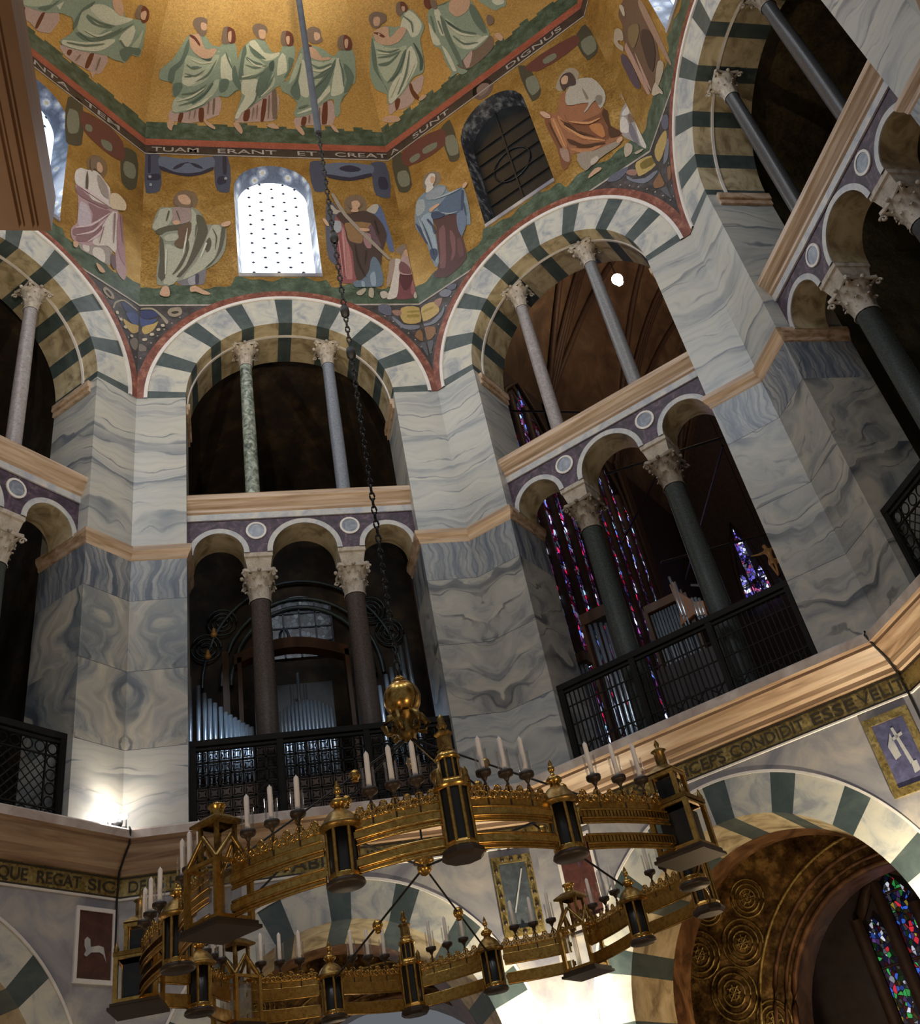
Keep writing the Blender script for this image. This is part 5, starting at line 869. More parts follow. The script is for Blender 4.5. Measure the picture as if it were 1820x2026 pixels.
# window with leaded panes in the outer wall behind the organ
wn = loc_root('window_9', 1, 0.2, 5.33, 12.35); wn['kind'] = 'structure'
m = MB(); pts = [(-0.72, 0.05)] + [(-0.72 + 1.44 * k / 12, 1.35 + 0.25 * math.sin(PI * k / 12)) for k in range(13)] + [(0.72, 0.05)]
m.q([(x, 0, z) for x, z in pts]); m.build('window_glass', MAT['dimglass'], wn, uv=lambda c, p_: (c.x, c.z))
m = MB()
for k in range(1, 4): m.box(-0.72, 0.72, -0.03, 0, 0.05 + 0.36 * k, 0.08 + 0.36 * k)
for k in range(5): m.box(-0.72 + 0.36 * k - 0.02, -0.70 + 0.36 * k, -0.03, 0, 0.05, 1.4)
m.tube([(-0.36 + 0.1 * math.cos(2 * PI * k / 12), -0.02, 0.55 + 0.22 * math.sin(2 * PI * k / 12)) for k in range(12)], 0.03, 4, closed=True)
m.build('window_bars', MAT['lead'], wn)
m = MB()
for r_, tk in ((1.55, 0.06), (1.75, 0.05), (2.15, 0.04)): m.tube([(r_ * math.cos(PI * k / 24), -0.03, -0.5 + r_ * math.sin(PI * k / 24) * 1.15) for k in range(25)], tk, 5)
for cx, cz in ((-2.05, 0.45), (-1.7, 1.05), (2.0, 0.5), (1.65, 1.1)):
    for r_ in (0.12, 0.22, 0.32): m.tube([(cx + r_ * math.cos(2 * PI * k / 18), -0.02, cz + r_ * math.sin(2 * PI * k / 18)) for k in range(18)], 0.022, 4, closed=True)
m.build('arch_ornament', mosaic_plain('teal_ornament_mosaic', [(0.015, 0.026, 0.026), (0.05, 0.068, 0.065)], 3.0), wn)
for s_, tz, e_, sp_ in ((-1.75, 9.2, 120, 36), (1.75, 9.5, 120, 36), (0.0, 9.0, 50, 34)):
    add_light('organ_fill_spot', 'SPOT', world_pt(1, s_ * 0.9, 1.0, 11.3), e_, (0.62, 0.80, 1.0), 0.15, world_pt(1, s_, 2.5, tz), sp_, 0.5)  # unseen cool spots added to make the organ pipes glint

# window lighting the north gallery, seen through the railing at the left edge
wn = loc_root('window_16', 0, 2.2, 5.3, 7.3); wn['kind'] = 'structure'
m = MB(); m.q([(-0.9, 0, 0), (0.9, 0, 0), (0.9, 0, 2.3), (0.5, 0, 2.9), (-0.5, 0, 2.9), (-0.9, 0, 2.3)]); m.build('window_glass', make_stained('blue_leaded_glass', [(0.0, (0.05, 0.09, 0.22)), (0.5, (0.10, 0.16, 0.34))], 0.5, 9.0, 9.0, 0.2), wn, uv=lambda c_, p_: (c_.x, c_.z))
m = MB()
for k in range(4): m.box(-0.9 + 0.6 * k - 0.02, -0.88 + 0.6 * k, -0.03, 0, 0, 2.4)
m.build('window_bars', MAT['lead'], wn)
add_light('gallery_daylight', 'SPOT', world_pt(1, -1.6, 2.0, 9.6), 50, (0.5, 0.66, 1.0), 0.1, world_pt(1, 2.06, 0.3, 8.55), 17, 0.7)

# ------------------------------------------------------------------ gothic choir behind the east arcade
ch = empty('wall_choir', rz=math.radians(-45)); ch['kind'] = 'structure'
m = MB(); HW = 6.5; D0, D1 = 3.2, 26.0; ZS, ZA = 25.8, 34.0
for sg in (-1, 1): m.q([P(sg * HW, D0, 0), P(sg * HW, D1, 0), P(sg * HW, D1, ZS), P(sg * HW, D0, ZS)])
m.q([P(-HW, D1, 0), P(HW, D1, 0), P(HW, D1, ZA), P(-HW, D1, ZA)])
for sg in (-1, 1): m.q([P(sg * 2.2, 1.2, 0), P(sg * HW, D0, 0), P(sg * HW, D0, ZS), P(sg * 2.2, 1.2, 18.5)])
m.build('choir_wall', MAT['choirwall'], ch)
m = MB()
def vz(t): return ZS + (ZA - ZS) * math.sin(min(1, t) * PI / 2 * 0.94) / math.sin(PI / 2 * 0.94)
sect = [(-HW + HW * k / 14, vz(k / 14)) for k in range(15)] + [(HW - HW * k / 14, vz(k / 14)) for k in range(13, -1, -1)]
m.grid([[P(s, d, z) for s, z in sect] for d in lin_s(1.2, D1, 8)], 0, True)
m.build('choir_vault', MAT['web'], ch)
m = MB()
bays = [3.4, 8.8, 14.4, 20.0, 25.8]
for d in bays:
    for o_ in (-0.16, 0, 0.16): m.tube([P(s * 0.985, d + o_, z - 0.10) for s, z in sect], 0.10, 5)
    for sg in (-1, 1):
        for o_ in (-0.22, 0, 0.22): m.tube([P(sg * 6.35, d + o_, 0), P(sg * 6.35, d + o_, ZS)], 0.11, 6)
for d0, d1 in zip(bays[:-1], bays[1:]):
    for a, b in ((d0, d1), (d1, d0)):
        m.tube([P(s * 0.985, a + (b - a) * k / (len(sect) - 1), z - 0.08) for k, (s, z) in enumerate(sect)], 0.13, 5)
m.build('choir_ribs', MAT['rib'], ch)
m = MB()
for a, b in (((-6.2, 6.0, 20.5), (-1.0, 12.0, 20.5)), ((-1.0, 12.0, 20.5), (5.5, 6.5, 20.5)), ((-1.0, 12.0, 20.5), (-6.2, 17.0, 20.5)), ((-2.5, 7.0, 16.5), (4.5, 9.5, 16.5)), ((0.3, 8.4, 16.5), (-3.5, 14.0, 16.5)), ((-2.5, 9.0, 14.6), (4.5, 12, 14.6))):
    m.tube([P(*a), P(*b)], 0.035, 5)
m.build('iron_tie_rods', MAT['iron'], ch)
def lancets(idx, side_s, d0, d1, z0, zs, za, n, mat, face='side', gap=0.20):
    wr = empty('window_%d' % idx, rz=math.radians(-45)); wr['kind'] = 'structure'
    m = MB(); mu = MB(); W = (d1 - d0); off = 0.0
    for k in range(n):
        a, b = d0 + W * (k + gap) / n, d0 + W * (k + 1 - gap) / n; c = (a + b) / 2; h = (b - a)
        t = (c - d0) / W; pk = zs + (za - zs) * (1 - abs(2 * t - 1)) * 0.8
        pts = [(a, z0), (b, z0), (b, pk - h * 0.9), ((b + c) / 2, pk - h * 0.35), (c, pk), ((a + c) / 2, pk - h * 0.35), (a, pk - h * 0.9)]
        f = (lambda u, z: P(side_s, u, z)) if face == 'side' else (lambda u, z: P(u, side_s, z))
        m.q([f(u, z) for u, z in pts])
        mu.tube([f(d0 + W * k / n, z0), f(d0 + W * k / n, pk)], min(0.2, W / n * gap), 6)
        for z in [z0 + 1.05 * j for j in range(int((pk - z0) / 1.05) + 1)]: mu.tube([f(a, z), f(b, z)], 0.022, 4)
    for r_ in (1.0,):
        f = (lambda u, z: P(side_s, u, z)) if face == 'side' else (lambda u, z: P(u, side_s, z))
        c = (d0 + d1) / 2
        mu.tube([f(d0, z0), f(d0, zs)] + [f(c + sg_ * W / 2, z) for sg_, z in ((-0.86, zs + (za - zs) * 0.35), (-0.55, zs + (za - zs) * 0.7), (0, za), (0.55, zs + (za - zs) * 0.7), (0.86, zs + (za - zs) * 0.35), (1, zs))] + [f(d1, z0)], 0.10, 6)
        m.q([f(c - W * 0.16, zs + (za - zs) * 0.45), f(c, zs + (za - zs) * 0.2), f(c + W * 0.16, zs + (za - zs) * 0.45), f(c, zs + (za - zs) * 0.9)])
    ix = 1 if face == 'side' else 0
    m.build('stained_glass', mat, wr, uv=lambda c_, p_: ((c_.y if face == 'side' else c_.x), c_.z))
    mu.build('mullions', MAT['rib'], wr)
lancets(10, -6.30, 9.9, 13.8, 8.0, 22.0, 25.3, 4, MAT['glass1'])
lancets(11, -6.30, 15.6, 19.2, 8.0, 22.6, 25.9, 4, MAT['glass1'])
lancets(12, -6.30, 4.3, 8.0, 8.0, 22.0, 25.4, 4, MAT['glass1'])
lancets(13, 25.7, -4.85, -3.55, 20.15, 20.9, 24.2, 3, MAT['glass2'], 'front', 0.08)
lancets(14, 25.7, -1.5, 1.5, 14.0, 21.0, 25.0, 3, MAT['glass2'], 'front')
add_light('choir_glow', 'AREA', world_pt(2, -5.6, 12.0, 16), 45, (0.75, 0.55, 0.75), 4.0, world_pt(2, 3, 9, 17), size_y=8)
lp = loc_root('vault_lamp', 2, -1.72, 12.8, 27.95); tag(lp, 'glowing round lamp hanging under the choir vault', 'lamp')
m = MB(); m.ball((0, 0, 0), 0.21, 16); m.ball((0.02, 0.05, -0.12), 0.15, 12); m.build('lamp_globe', MAT['chlamp'], lp)
m = MB(); m.tube([(0, 0, 0.18), (0, 0, 2.4)], 0.03, 6); m.lathe([(0.16, 0.1), (0.12, 0.2), (0.04, 0.26)], 12); m.build('stem', MAT['iron'], lp)
add_light('vault_lamp_light', 'POINT', world_pt(2, -1.4, 12.4, 27.4), 130, (1.0, 0.66, 0.36), 0.2)
add_light('choir_uplight', 'SPOT', world_pt(2, 3.0, 8.0, 15.0), 2600, (1.0, 0.62, 0.32), 0.3, world_pt(2, 2.4, 10.0, 30.0), 75, 0.9)

add_light('choir_uplight', 'SPOT', world_pt(2, 4.4, 15.0, 12.0), 3000, (1.0, 0.66, 0.42), 0.3, world_pt(2, 2.5, 19.0, 30.0), 70, 0.9)
# crucifix hanging in the choir
cr = loc_root('hanging_crucifix', 2, -0.03, 10.0, 13.40); tag(cr, 'golden carved crucifix hanging in the choir beside the blue stained glass', 'crucifix')
m = MB(); m.box(-0.035, 0.035, 0.05, 0.09, -0.25, 1.15); m.box(-0.5, 0.5, 0.05, 0.09, 0.72, 0.79); m.tube([(-0.02, 0.07, 1.15), (-0.02, 0.07, 8)], 0.012, 5); m.build('cross', MAT['iron'], cr)
def skin_body(name, joints, bones, radii, mat, parent):
    me = bpy.data.meshes.new(name); me.from_pydata(joints, bones, []); o = bpy.data.objects.new(name, me); COL.objects.link(o); o.parent = parent
    sk = o.modifiers.new('skin', 'SKIN'); sk.use_smooth_shade = True
    for v, r in zip(me.skin_vertices[0].data, radii): v.radius = (r, r * 0.85); v.use_root = False
    me.skin_vertices[0].data[0].use_root = True
    o.modifiers.new('sub', 'SUBSURF').levels = 1; o.modifiers['sub'].render_levels = 2
    me.materials.append(mat); return o
J = [(0, 0, 0.40), (0.01, -0.02, 0.56), (0, -0.02, 0.70), (0, -0.03, 0.76), (-0.03, -0.05, 0.83), (-0.03, -0.04, 0.88),
     (-0.10, 0, 0.70), (-0.26, 0.02, 0.72), (-0.42, 0.03, 0.77), (-0.46, 0.03, 0.78), (0.10, 0, 0.70), (0.26, 0.02, 0.74), (0.42, 0.03, 0.80), (0.46, 0.03, 0.81),
     (-0.05, 0, 0.37), (-0.03, -0.07, 0.19), (0.0, 0, 0.0), (0.0, -0.04, -0.06), (0.05, 0, 0.37), (0.06, -0.07, 0.19), (0.02, 0, 0.0), (0.02, -0.05, -0.06)]
B_ = [(0, 1), (1, 2), (2, 3), (3, 4), (4, 5), (2, 6), (6, 7), (7, 8), (8, 9), (2, 10), (10, 11), (11, 12), (12, 13), (0, 14), (14, 15), (15, 16), (16, 17), (0, 18), (18, 19), (19, 20), (20, 21)]
RD = [0.075, 0.068, 0.088, 0.035, 0.058, 0.048, 0.045, 0.032, 0.022, 0.018, 0.045, 0.032, 0.022, 0.018, 0.056, 0.042, 0.026, 0.02, 0.056, 0.042, 0.026, 0.02]
bd_ = skin_body('carved_figure', J, B_, RD, MAT['giltwood'], cr)
m = MB(); m.lathe([(0.085, 0.44), (0.10, 0.40), (0.11, 0.34), (0.10, 0.28)], 12); m.tube([(0.09, -0.02, 0.40), (0.14, -0.02, 0.36), (0.13, -0.02, 0.25)], 0.025, 6); m.build('loincloth', MAT['giltwood'], cr)
add_light('crucifix_spot', 'SPOT', world_pt(2, 1.2, 5.0, 12.0), 60, (1.0, 0.74, 0.45), 0.05, world_pt(2, 0, 10, 14.0), 14, 0.5)

# small organ between the east arcade columns
o2 = loc_root('choir_organ', 2, 0, 2.0, 7.0); tag(o2, 'organ in dark wooden cases with a light oak crest, behind the railing with upright bars', 'organ')
for s, z in ((-2.40, 9.44), (-2.32, 9.42), (-2.24, 9.40), (-2.16, 9.36)): pipe(o2, s, -0.25, 0.3, z - 7.0, 0.028, MAT['tin'])
for s, z in ((-1.98, 10.18), (-1.87, 10.14), (-1.76, 10.10), (-1.66, 10.05)): pipe(o2, s, 0, 0.3, z - 7.0, 0.036, MAT['tin'])
for s in lin_s(-0.78, -0.14, 11): pipe(o2, s, 0, 0.3, 2.80, 0.024, MAT['tin'])
for s, z in ((-0.20, 3.28), (-0.14, 3.14), (0.06, 2.72), (0.12, 2.70), (0.18, 2.66)): pipe(o2, s, -0.1, 2.2, z, 0.026, MAT['tin'])
m = MB(); m.box(-2.12, -1.55, -0.06, 0.3, 3.18, 3.40); m.box(-2.13, -2.06, -0.06, 0.3, 0, 3.2); m.box(-1.60, -1.53, -0.06, 0.3, 0, 3.2); m.box(-2.5, -2.1, -0.32, 0.0, 2.42, 2.6); m.box(-0.86, -0.08, -0.06, 0.3, 2.84, 2.99); m.box(-0.9, -0.82, -0.06, 0.3, 0, 2.9); m.box(-0.10, -0.02, -0.06, 0.3, 0, 2.9); m.box(-0.82, -0.1, 0.2, 0.3, 0, 2.9); m.box(-2.5, 2.2, -0.1, 0.3, 0, 0.3)
m.build('case', MAT['wood'], o2)
m = MB(); m.box(-0.95, 0.4, -0.16, -0.1, 0.2, 1.75); m.build('pipe_shade_panel', MAT['choirwall'], o2)  # added dark sheet standing in for shade over the lower pipes
m = MB(); out = [(-0.28, 2.34), (-0.22, 2.60), (-0.24, 3.12), (-0.16, 3.16), (-0.12, 2.92), (-0.02, 2.78), (0.10, 2.62), (0.24, 2.58), (0.22, 2.30), (0.0, 2.42)]
m.q([(x, -0.12, z) for x, z in out]); m.q([(x, -0.04, z) for x, z in out][::-1])
for (xa, za), (xb, zb) in zip(out, out[1:] + out[:1]): m.q([(xa, -0.12, za), (xb, -0.12, zb), (xb, -0.04, zb), (xa, -0.04, za)])
m.build('oak_crest', MAT['oak'], o2)
m = MB(); m.box(-0.17, 0.12, -0.14, -0.11, 2.42, 2.46, M=Matrix.Rotation(0.5, 4, 'Y') @ Matrix.Translation((-1.12, 0, 0.2))); m.build('crest_slot', MAT['shadow'], o2)
add_light('organ_fill_spot', 'SPOT', world_pt(2, 0.9, 1.0, 8.3), 6, (1.0, 0.75, 0.5), 0.05, world_pt(2, -0.1, 1.9, 9.7), 40, 0.7)  # unseen warm spot added to brighten the oak crest

# chapel window seen through the lower east arch
lancets(15, 6.0, -0.35, 1.25, 1.0, 4.7, 5.6, 3, MAT['glass3'], 'front', 0.22)
cw = MB(); cw.q([P(-4, 6.2, 0), P(5, 6.2, 0), P(5, 6.2, 6.4), P(-4, 6.2, 6.4)]); cw.q([P(-4, 3.9, 6.4), P(5, 3.9, 6.4), P(5, 6.2, 6.4), P(-4, 6.2, 6.4)])
for s in (-4, 5): cw.q([P(s, 3.9, 0), P(s, 6.2, 0), P(s, 6.2, 6.4), P(s, 3.9, 6.4)])
cw.build('chapel_wall', MAT['choirwall'], ch)

# ------------------------------------------------------------------ the great wheel chandelier
CH = empty('wheel_chandelier', (0, 0, 3.40)); tag(CH, 'huge gilded wheel chandelier with sixteen lantern towers and candle holders, hanging on a chain', 'chandelier')
LANT = [('round', 2.24, 0.09, 'oct'), ('r', 1.88, 0.774, 'round'), ('s', 1.611, 1.635, 'square'), ('r', 0.778, 1.757, 'round'), ('o', 0.094, 2.16, 'oct'), ('r', -0.661, 1.802, 'round'),
        ('s', -1.478, 1.569, 'square'), ('r', -1.756, 0.73, 'round'), ('o', -2.163, 0.256, 'tower'), ('r', -1.853, -0.656, 'round'), ('s', -1.572, -1.421, 'square'), ('r', -0.844, -1.985, 'round'),
        ('o', -0.177, -2.219, 'oct'), ('r', 0.559, -1.929, 'round'), ('s', 1.49, -1.562, 'tower'), ('r', 1.795, -0.799, 'round')]
BR, BO, DP = MAT['brass'], MAT['brassold'], MAT['darkplate']
def poly_ring(mb, n, prof, rot, c=(0, 0, 0), m=0, smooth=False): mb.lathe(prof, n, c, m, smooth, rot)
def lantern_round(t):
    m = MB(); m.lathe([(0.001, -0.012), (0.105, -0.012), (0.118, 0.0), (0.112, 0.02), (0.09, 0.035), (0.001, 0.035)], 20); m.build('base_plate', DP, t)
    m = MB(); m.lathe([(0.082, 0.035), (0.082, 0.315), (0.001, 0.315)], 14); m.build('lantern_glass', MAT['shadow'], t)
    m = MB()
    for k in range(6):
        a = 2 * PI * k / 6 + 0.3; m.tube([(0.09 * math.cos(a), 0.09 * math.sin(a), 0.03), (0.09 * math.cos(a), 0.09 * math.sin(a), 0.32)], 0.012, 6)
    m.lathe([(0.098, 0.03), (0.102, 0.045), (0.094, 0.06)], 18); m.build('frame', BR, t)
    m = MB(); m.lathe([(0.10, 0.31), (0.128, 0.325), (0.132, 0.34), (0.115, 0.352), (0.095, 0.39), (0.06, 0.425), (0.035, 0.44), (0.03, 0.46)], 18); m.build('roof', BO, t)
    m = MB(); m.lathe([(0.03, 0.455), (0.05, 0.468), (0.055, 0.485), (0.035, 0.505), (0.016, 0.512), (0.012, 0.54)], 14); m.ball((0, 0, 0.558), 0.024, 10); m.lathe([(0.012, 0.575), (0.016, 0.59), (0.003, 0.62)], 8); m.build('finial', BR, t)
def lantern_oct(t):
    m = MB(); m.lathe([(0.001, -0.015), (0.11, -0.015), (0.135, 0.005), (0.13, 0.03), (0.10, 0.05), (0.001, 0.05)], 8, smooth=False, rot=PI / 8); m.build('base_plate', DP, t)
    m = MB(); poly_ring(m, 8, [(0.088, 0.05), (0.088, 0.40), (0.001, 0.40)], PI / 8); poly_ring(m, 8, [(0.055, 0.45), (0.055, 0.58), (0.001, 0.58)], PI / 8); m.build('lantern_glass', MAT['shadow'], t)
    m = MB()
    for k in range(8):
        a = 2 * PI * k / 8 + PI / 8; c, s = math.cos(a), math.sin(a)
        m.tube([(0.093 * c, 0.093 * s, 0.04), (0.093 * c, 0.093 * s, 0.40)], 0.013, 5); m.tube([(0.06 * c, 0.06 * s, 0.45), (0.06 * c, 0.06 * s, 0.58)], 0.009, 5)
    poly_ring(m, 8, [(0.105, 0.05), (0.108, 0.065), (0.098, 0.08)], PI / 8); m.build('frame', BR, t)
    m = MB(); m.lathe([(0.10, 0.385), (0.12, 0.40), (0.12, 0.42), (0.085, 0.45), (0.07, 0.455)], 16); m.build('roof', BR, t)
    m = MB(); m.lathe([(0.065, 0.575), (0.082, 0.585), (0.078, 0.60), (0.055, 0.625), (0.048, 0.63)], 12); m.build('upper_roof', BR, t)
    for k in range(4):
        a = PI / 4 + k * PI / 2; q = MB(); q.lathe([(0.02, 0.40), (0.026, 0.42), (0.018, 0.45), (0.02, 0.47), (0.004, 0.50)], 7, (0.115 * math.cos(a), 0.115 * math.sin(a), 0)); q.build('pinnacle', BO, t)
    m = MB(); poly_ring(m, 6, [(0.055, 0.63), (0.058, 0.64), (0.045, 0.65), (0.045, 0.73), (0.06, 0.745), (0.06, 0.755), (0.02, 0.77), (0.015, 0.775)], 0); m.lathe([(0.02, 0.775), (0.035, 0.80), (0.02, 0.83), (0.025, 0.85), (0.004, 0.88)], 8); m.build('turret', BO, t)
def lantern_square(t, tower):
    hw = 0.135 if not tower else 0.14; H = 0.38 if not tower else 0.33
    m = MB(); m.box(-hw - 0.045, hw + 0.045, -hw - 0.045, hw + 0.045, -0.02, 0.0); m.box(-hw - 0.03, hw + 0.03, -hw - 0.03, hw + 0.03, 0.0, 0.025); m.build('base_plate', DP, t)
    m = MB(); m.box(-hw * 0.72, hw * 0.72, -hw * 0.72, hw * 0.72, 0.03, H - 0.05); m.build('lantern_glass', MAT['clear'] if not tower else MAT['shadow'], t)
    m = MB()
    for x in (-1, 1):
        for y in (-1, 1): m.box(x * hw - 0.016, x * hw + 0.016, y * hw - 0.016, y * hw + 0.016, 0.02, H)
    for z in (0.03, H - 0.02):
        for sg in (-1, 1): m.box(-hw, hw, sg * hw - 0.012, sg * hw + 0.012, z, z + 0.022); m.box(sg * hw - 0.012, sg * hw + 0.012, -hw, hw, z, z + 0.022)
    m.build('frame', BR, t)
    m = MB()
    if not tower:
        for a in range(4):
            M_ = Matrix.Rotation(a * PI / 2, 4, 'Z')
            for x0, z0, x1, z1 in ((-hw, H, 0, H + 0.16), (hw, H, 0, H + 0.16)):
                m.tube([M_ @ Vector((x0, -hw, z0)), M_ @ Vector((x1, -hw * 0.9, z1))], 0.016, 5)
        for x in (-1, 1):
            for y in (-1, 1): m.box(x * 0.075 - 0.012, x * 0.075 + 0.012, y * 0.075 - 0.012, y * 0.075 + 0.012, H, H + 0.24)
        m.build('gable', BO, t)
        m = MB(); z = H + 0.24
        m.grid([[(-r, -r, zz), (r, -r, zz), (r, r, zz), (-r, r, zz)] for r, zz in ((0.085, z), (0.125, z + 0.01), (0.125, z + 0.025), (0.06, z + 0.07), (0.05, z + 0.07))], 0, False, True); m.build('roof', BO, t)
        m = MB(); m.lathe([(0.045, z + 0.06), (0.05, z + 0.07), (0.045, z + 0.075), (0.045, z + 0.12), (0.06, z + 0.13), (0.06, z + 0.142), (0.03, z + 0.15), (0.02, z + 0.16)], 12); m.build('turret', BR, t)
    else:
        for a in (0, 1):
            m.box(-hw - 0.02, hw + 0.02, -hw - 0.02, hw + 0.02, H, H + 0.03)
        h2 = 0.085
        for x in (-1, 1):
            for y in (-1, 1): m.box(x * h2 - 0.014, x * h2 + 0.014, y * h2 - 0.014, y * h2 + 0.014, H + 0.03, H + 0.20)
        m.box(-h2 - 0.02, h2 + 0.02, -h2 - 0.02, h2 + 0.02, H + 0.20, H + 0.225)
        m.build('upper_stage', BR, t)
        m = MB(); m.box(-h2 * 0.75, h2 * 0.75, -h2 * 0.75, h2 * 0.75, H + 0.03, H + 0.19); m.build('upper_glass', MAT['shadow'], t)
        m = MB(); z = H + 0.225
        m.grid([[(-r, -r, zz), (r, -r, zz), (r, r, zz), (-r, r, zz)] for r, zz in ((0.085, z), (0.11, z + 0.01), (0.05, z + 0.06))], 0, False, True); m.build('roof', BO, t)
        for x in (-1, 1):
            for y in (-1, 1): q = MB(); q.lathe([(0.018, H + 0.03), (0.022, H + 0.05), (0.012, H + 0.07), (0.004, H + 0.10)], 6, (x * (hw + 0.0), y * (hw + 0.0), 0)); q.build('pinnacle', BO, t)
        m = MB(); m.lathe([(0.045, z + 0.05), (0.04, z + 0.07), (0.04, z + 0.16), (0.058, z + 0.175), (0.03, z + 0.19), (0.012, z + 0.20), (0.02, z + 0.225), (0.003, z + 0.26)], 10); m.build('turret', BO, t)
angs = []
for k, (_, x, y, typ) in enumerate(LANT):
    a = math.atan2(y, x); angs.append(a)
    t = empty('lantern', (x, y, 0.0), a + PI / 2, CH)
    lab = {'round': 'small round domed lantern', 'oct': 'eight-sided lantern in three tiers', 'square': 'square lantern with gables', 'tower': 'square lantern tower'}[typ]; t['label'] = lab
    if typ == 'round': lantern_round(t)
    elif typ == 'oct': lantern_oct(t)
    else: lantern_square(t, typ == 'tower')
# bands between the lanterns, crest and beaded edges
def arc_between(k, n=14):
    x0, y0 = LANT[k][1:3]; x1, y1 = LANT[(k + 1) % 16][1:3]
    mx, my = (x0 + x1) / 2, (y0 + y1) / 2; L = math.hypot(mx, my); out = 0.055; dx, dy = x1 - x0, y1 - y0; D = math.hypot(dx, dy)
    pts = []
    for i in range(n + 1):
        t = 0.13 + 0.74 * i / n; b = out * 4 * t * (1 - t); pts.append((x0 + dx * t + mx / L * b, y0 + dy * t + my / L * b))
    return pts
SEGN = ['far', ] * 16
for k in range(16):
    A_ = arc_between(k)
    for nm, z0, z1 in (('lower_band', 0.04, 0.125), ('upper_band', 0.20, 0.285)):
        m = MB(); m.grid([[(x, y, z0) for x, y in A_], [(x, y, z1) for x, y in A_]], 0, True)
        m.grid([[(x * 0.992, y * 0.992, z0) for x, y in A_], [(x * 0.992, y * 0.992, z1) for x, y in A_]], 0, True)
        for z in (z0, (z0 * 0.62 + z1 * 0.38), z1): m.tube([(x * 1.002, y * 1.002, z) for x, y in A_], 0.0085, 5)
        for (x, y) in arc_between(k, 26):
            a = math.atan2(y, x); ca, sa = math.cos(a) * 0.006, math.sin(a) * 0.006
            m.q([(x + ca - sa * 2.2, y + sa + ca * 2.2, z0 + 0.040), (x + ca + sa * 2.2, y + sa - ca * 2.2, z0 + 0.040), (x + ca + sa * 2.2, y + sa - ca * 2.2, z1 - 0.008), (x + ca - sa * 2.2, y + sa + ca * 2.2, z1 - 0.008)])
        m.build(nm, BR, CH)
    m = MB(); C_ = arc_between(k, 7)
    for i in range(len(C_) - 1):
        for t in (0.5,):
            x, y = C_[i][0] * 0.5 + C_[i + 1][0] * 0.5, C_[i][1] * 0.5 + C_[i + 1][1] * 0.5
            a = math.atan2(C_[i + 1][1] - C_[i][1], C_[i + 1][0] - C_[i][0]); u = Vector((math.cos(a), math.sin(a), 0)); c = Vector((x, y, 0))
            f = lambda s, z: c + u * s + Vector((0, 0, z))
            h = 0.052
            for cs, cz, r in ((0, 0.392, 0.022), (-0.027, 0.362, 0.021), (0.027, 0.362, 0.021)):
                m.tube([f(cs + r * math.cos(2 * PI * j / 10), cz + r * math.sin(2 * PI * j / 10)) for j in range(10)], 0.0075, 4, closed=True)
                m.q([f(cs + r * 0.6 * math.cos(2 * PI * j / 8), cz + r * 0.6 * math.sin(2 * PI * j / 8)) for j in range(8)])
            m.tube([f(-h * 0.95, 0.335), f(0, 0.35), f(h * 0.95, 0.335)], 0.007, 4); m.tube([f(0, 0.33), f(0, 0.37)], 0.008, 4)
    m.grid([[(x, y, 0.285) for x, y in A_], [(x, y, 0.338) for x, y in A_]], 0, True)
    m.tube([(x, y, 0.338) for x, y in A_], 0.006, 4)
    m.build('crest', BR, CH)
# candle holders (parts of the chandelier) and the candles standing in them
SEG = {12: 'right of the near eight-sided lantern', 13: 'left of the big square tower at right', 11: 'left of the near eight-sided lantern', 10: 'right of the big near square lantern', 9: 'left of the big near square lantern', 8: 'at the leftmost lantern tower', 7: 'behind the leftmost lantern tower', 6: 'on far rim, left end', 5: 'on far rim, second trio from left', 4: 'on far rim, third trio from left', 3: 'on far rim, right of eight-sided lantern', 2: 'on far rim below the gold beaded panel', 1: 'on far rim beside the right gabled lantern', 0: 'on rim at the rightmost small plate', 15: 'at the right end of the wheel', 14: 'under the big square tower at right'}
pan = MB(); pan.lathe([(0.004, 0.41), (0.012, 0.42), (0.006, 0.435), (0.014, 0.45), (0.022, 0.465), (0.045, 0.475), (0.050, 0.485), (0.050, 0.505), (0.044, 0.505), (0.040, 0.485), (0.001, 0.483)], 14)
pan.tube([(0, 0, 0.25), (0, 0, 0.42)], 0.006, 6)
gl = MB(); gl.lathe([(0.040, 0.490), (0.041, 0.65)], 16)
cd = MB(); cd.lathe([(0.0165, 0.0), (0.0165, 0.232), (0.0135, 0.243), (0.006, 0.249), (0.0015, 0.258)], 10); cd.q([(0.0165 * math.cos(2 * PI * j / 10), 0.0165 * math.sin(2 * PI * j / 10), 0) for j in range(10)])
p0 = g0 = c0 = None
random.seed(5)
for k in range(16):
    C_ = arc_between(k, 100)
    order = [0.22, 0.5, 0.78]
    pts = [C_[int(100 * t)] for t in order]
    cr_ = [u2.x * 0 + rt.x * (x + 1.506) + rt.y * (y + 8.324) for x, y in pts]
    names = sorted(range(3), key=lambda i: pts[i][0] * rt.x + pts[i][1] * rt.y); pos = {names[0]: 'left', names[1]: 'middle', names[2]: 'right'}
    for i, (x, y) in enumerate(pts):
        if p0 is None: p = p0 = pan.build('candle_holder', DP, CH)
        else: p = p0.copy(); COL.objects.link(p); p.parent = CH
        p.location = (x, y, 0)
        if g0 is None: g = g0 = gl.build('glass_shade', MAT['clear'], p)
        else: g = g0.copy(); COL.objects.link(g)
        g.parent = p
        if c0 is None: c = c0 = cd.build('candle', MAT['candle'])
        else: c = c0.copy(); COL.objects.link(c)
        c.location = (x, y, 3.40 + 0.485); c.rotation_euler = (random.uniform(-0.015, 0.015), random.uniform(-0.015, 0.015), 0); c.scale = (1, 1, random.uniform(0.96, 1.06))
        tag(c, 'white candle, %s of three %s' % (pos[i], SEG[k]), 'candle', 'candles on the wheel chandelier')
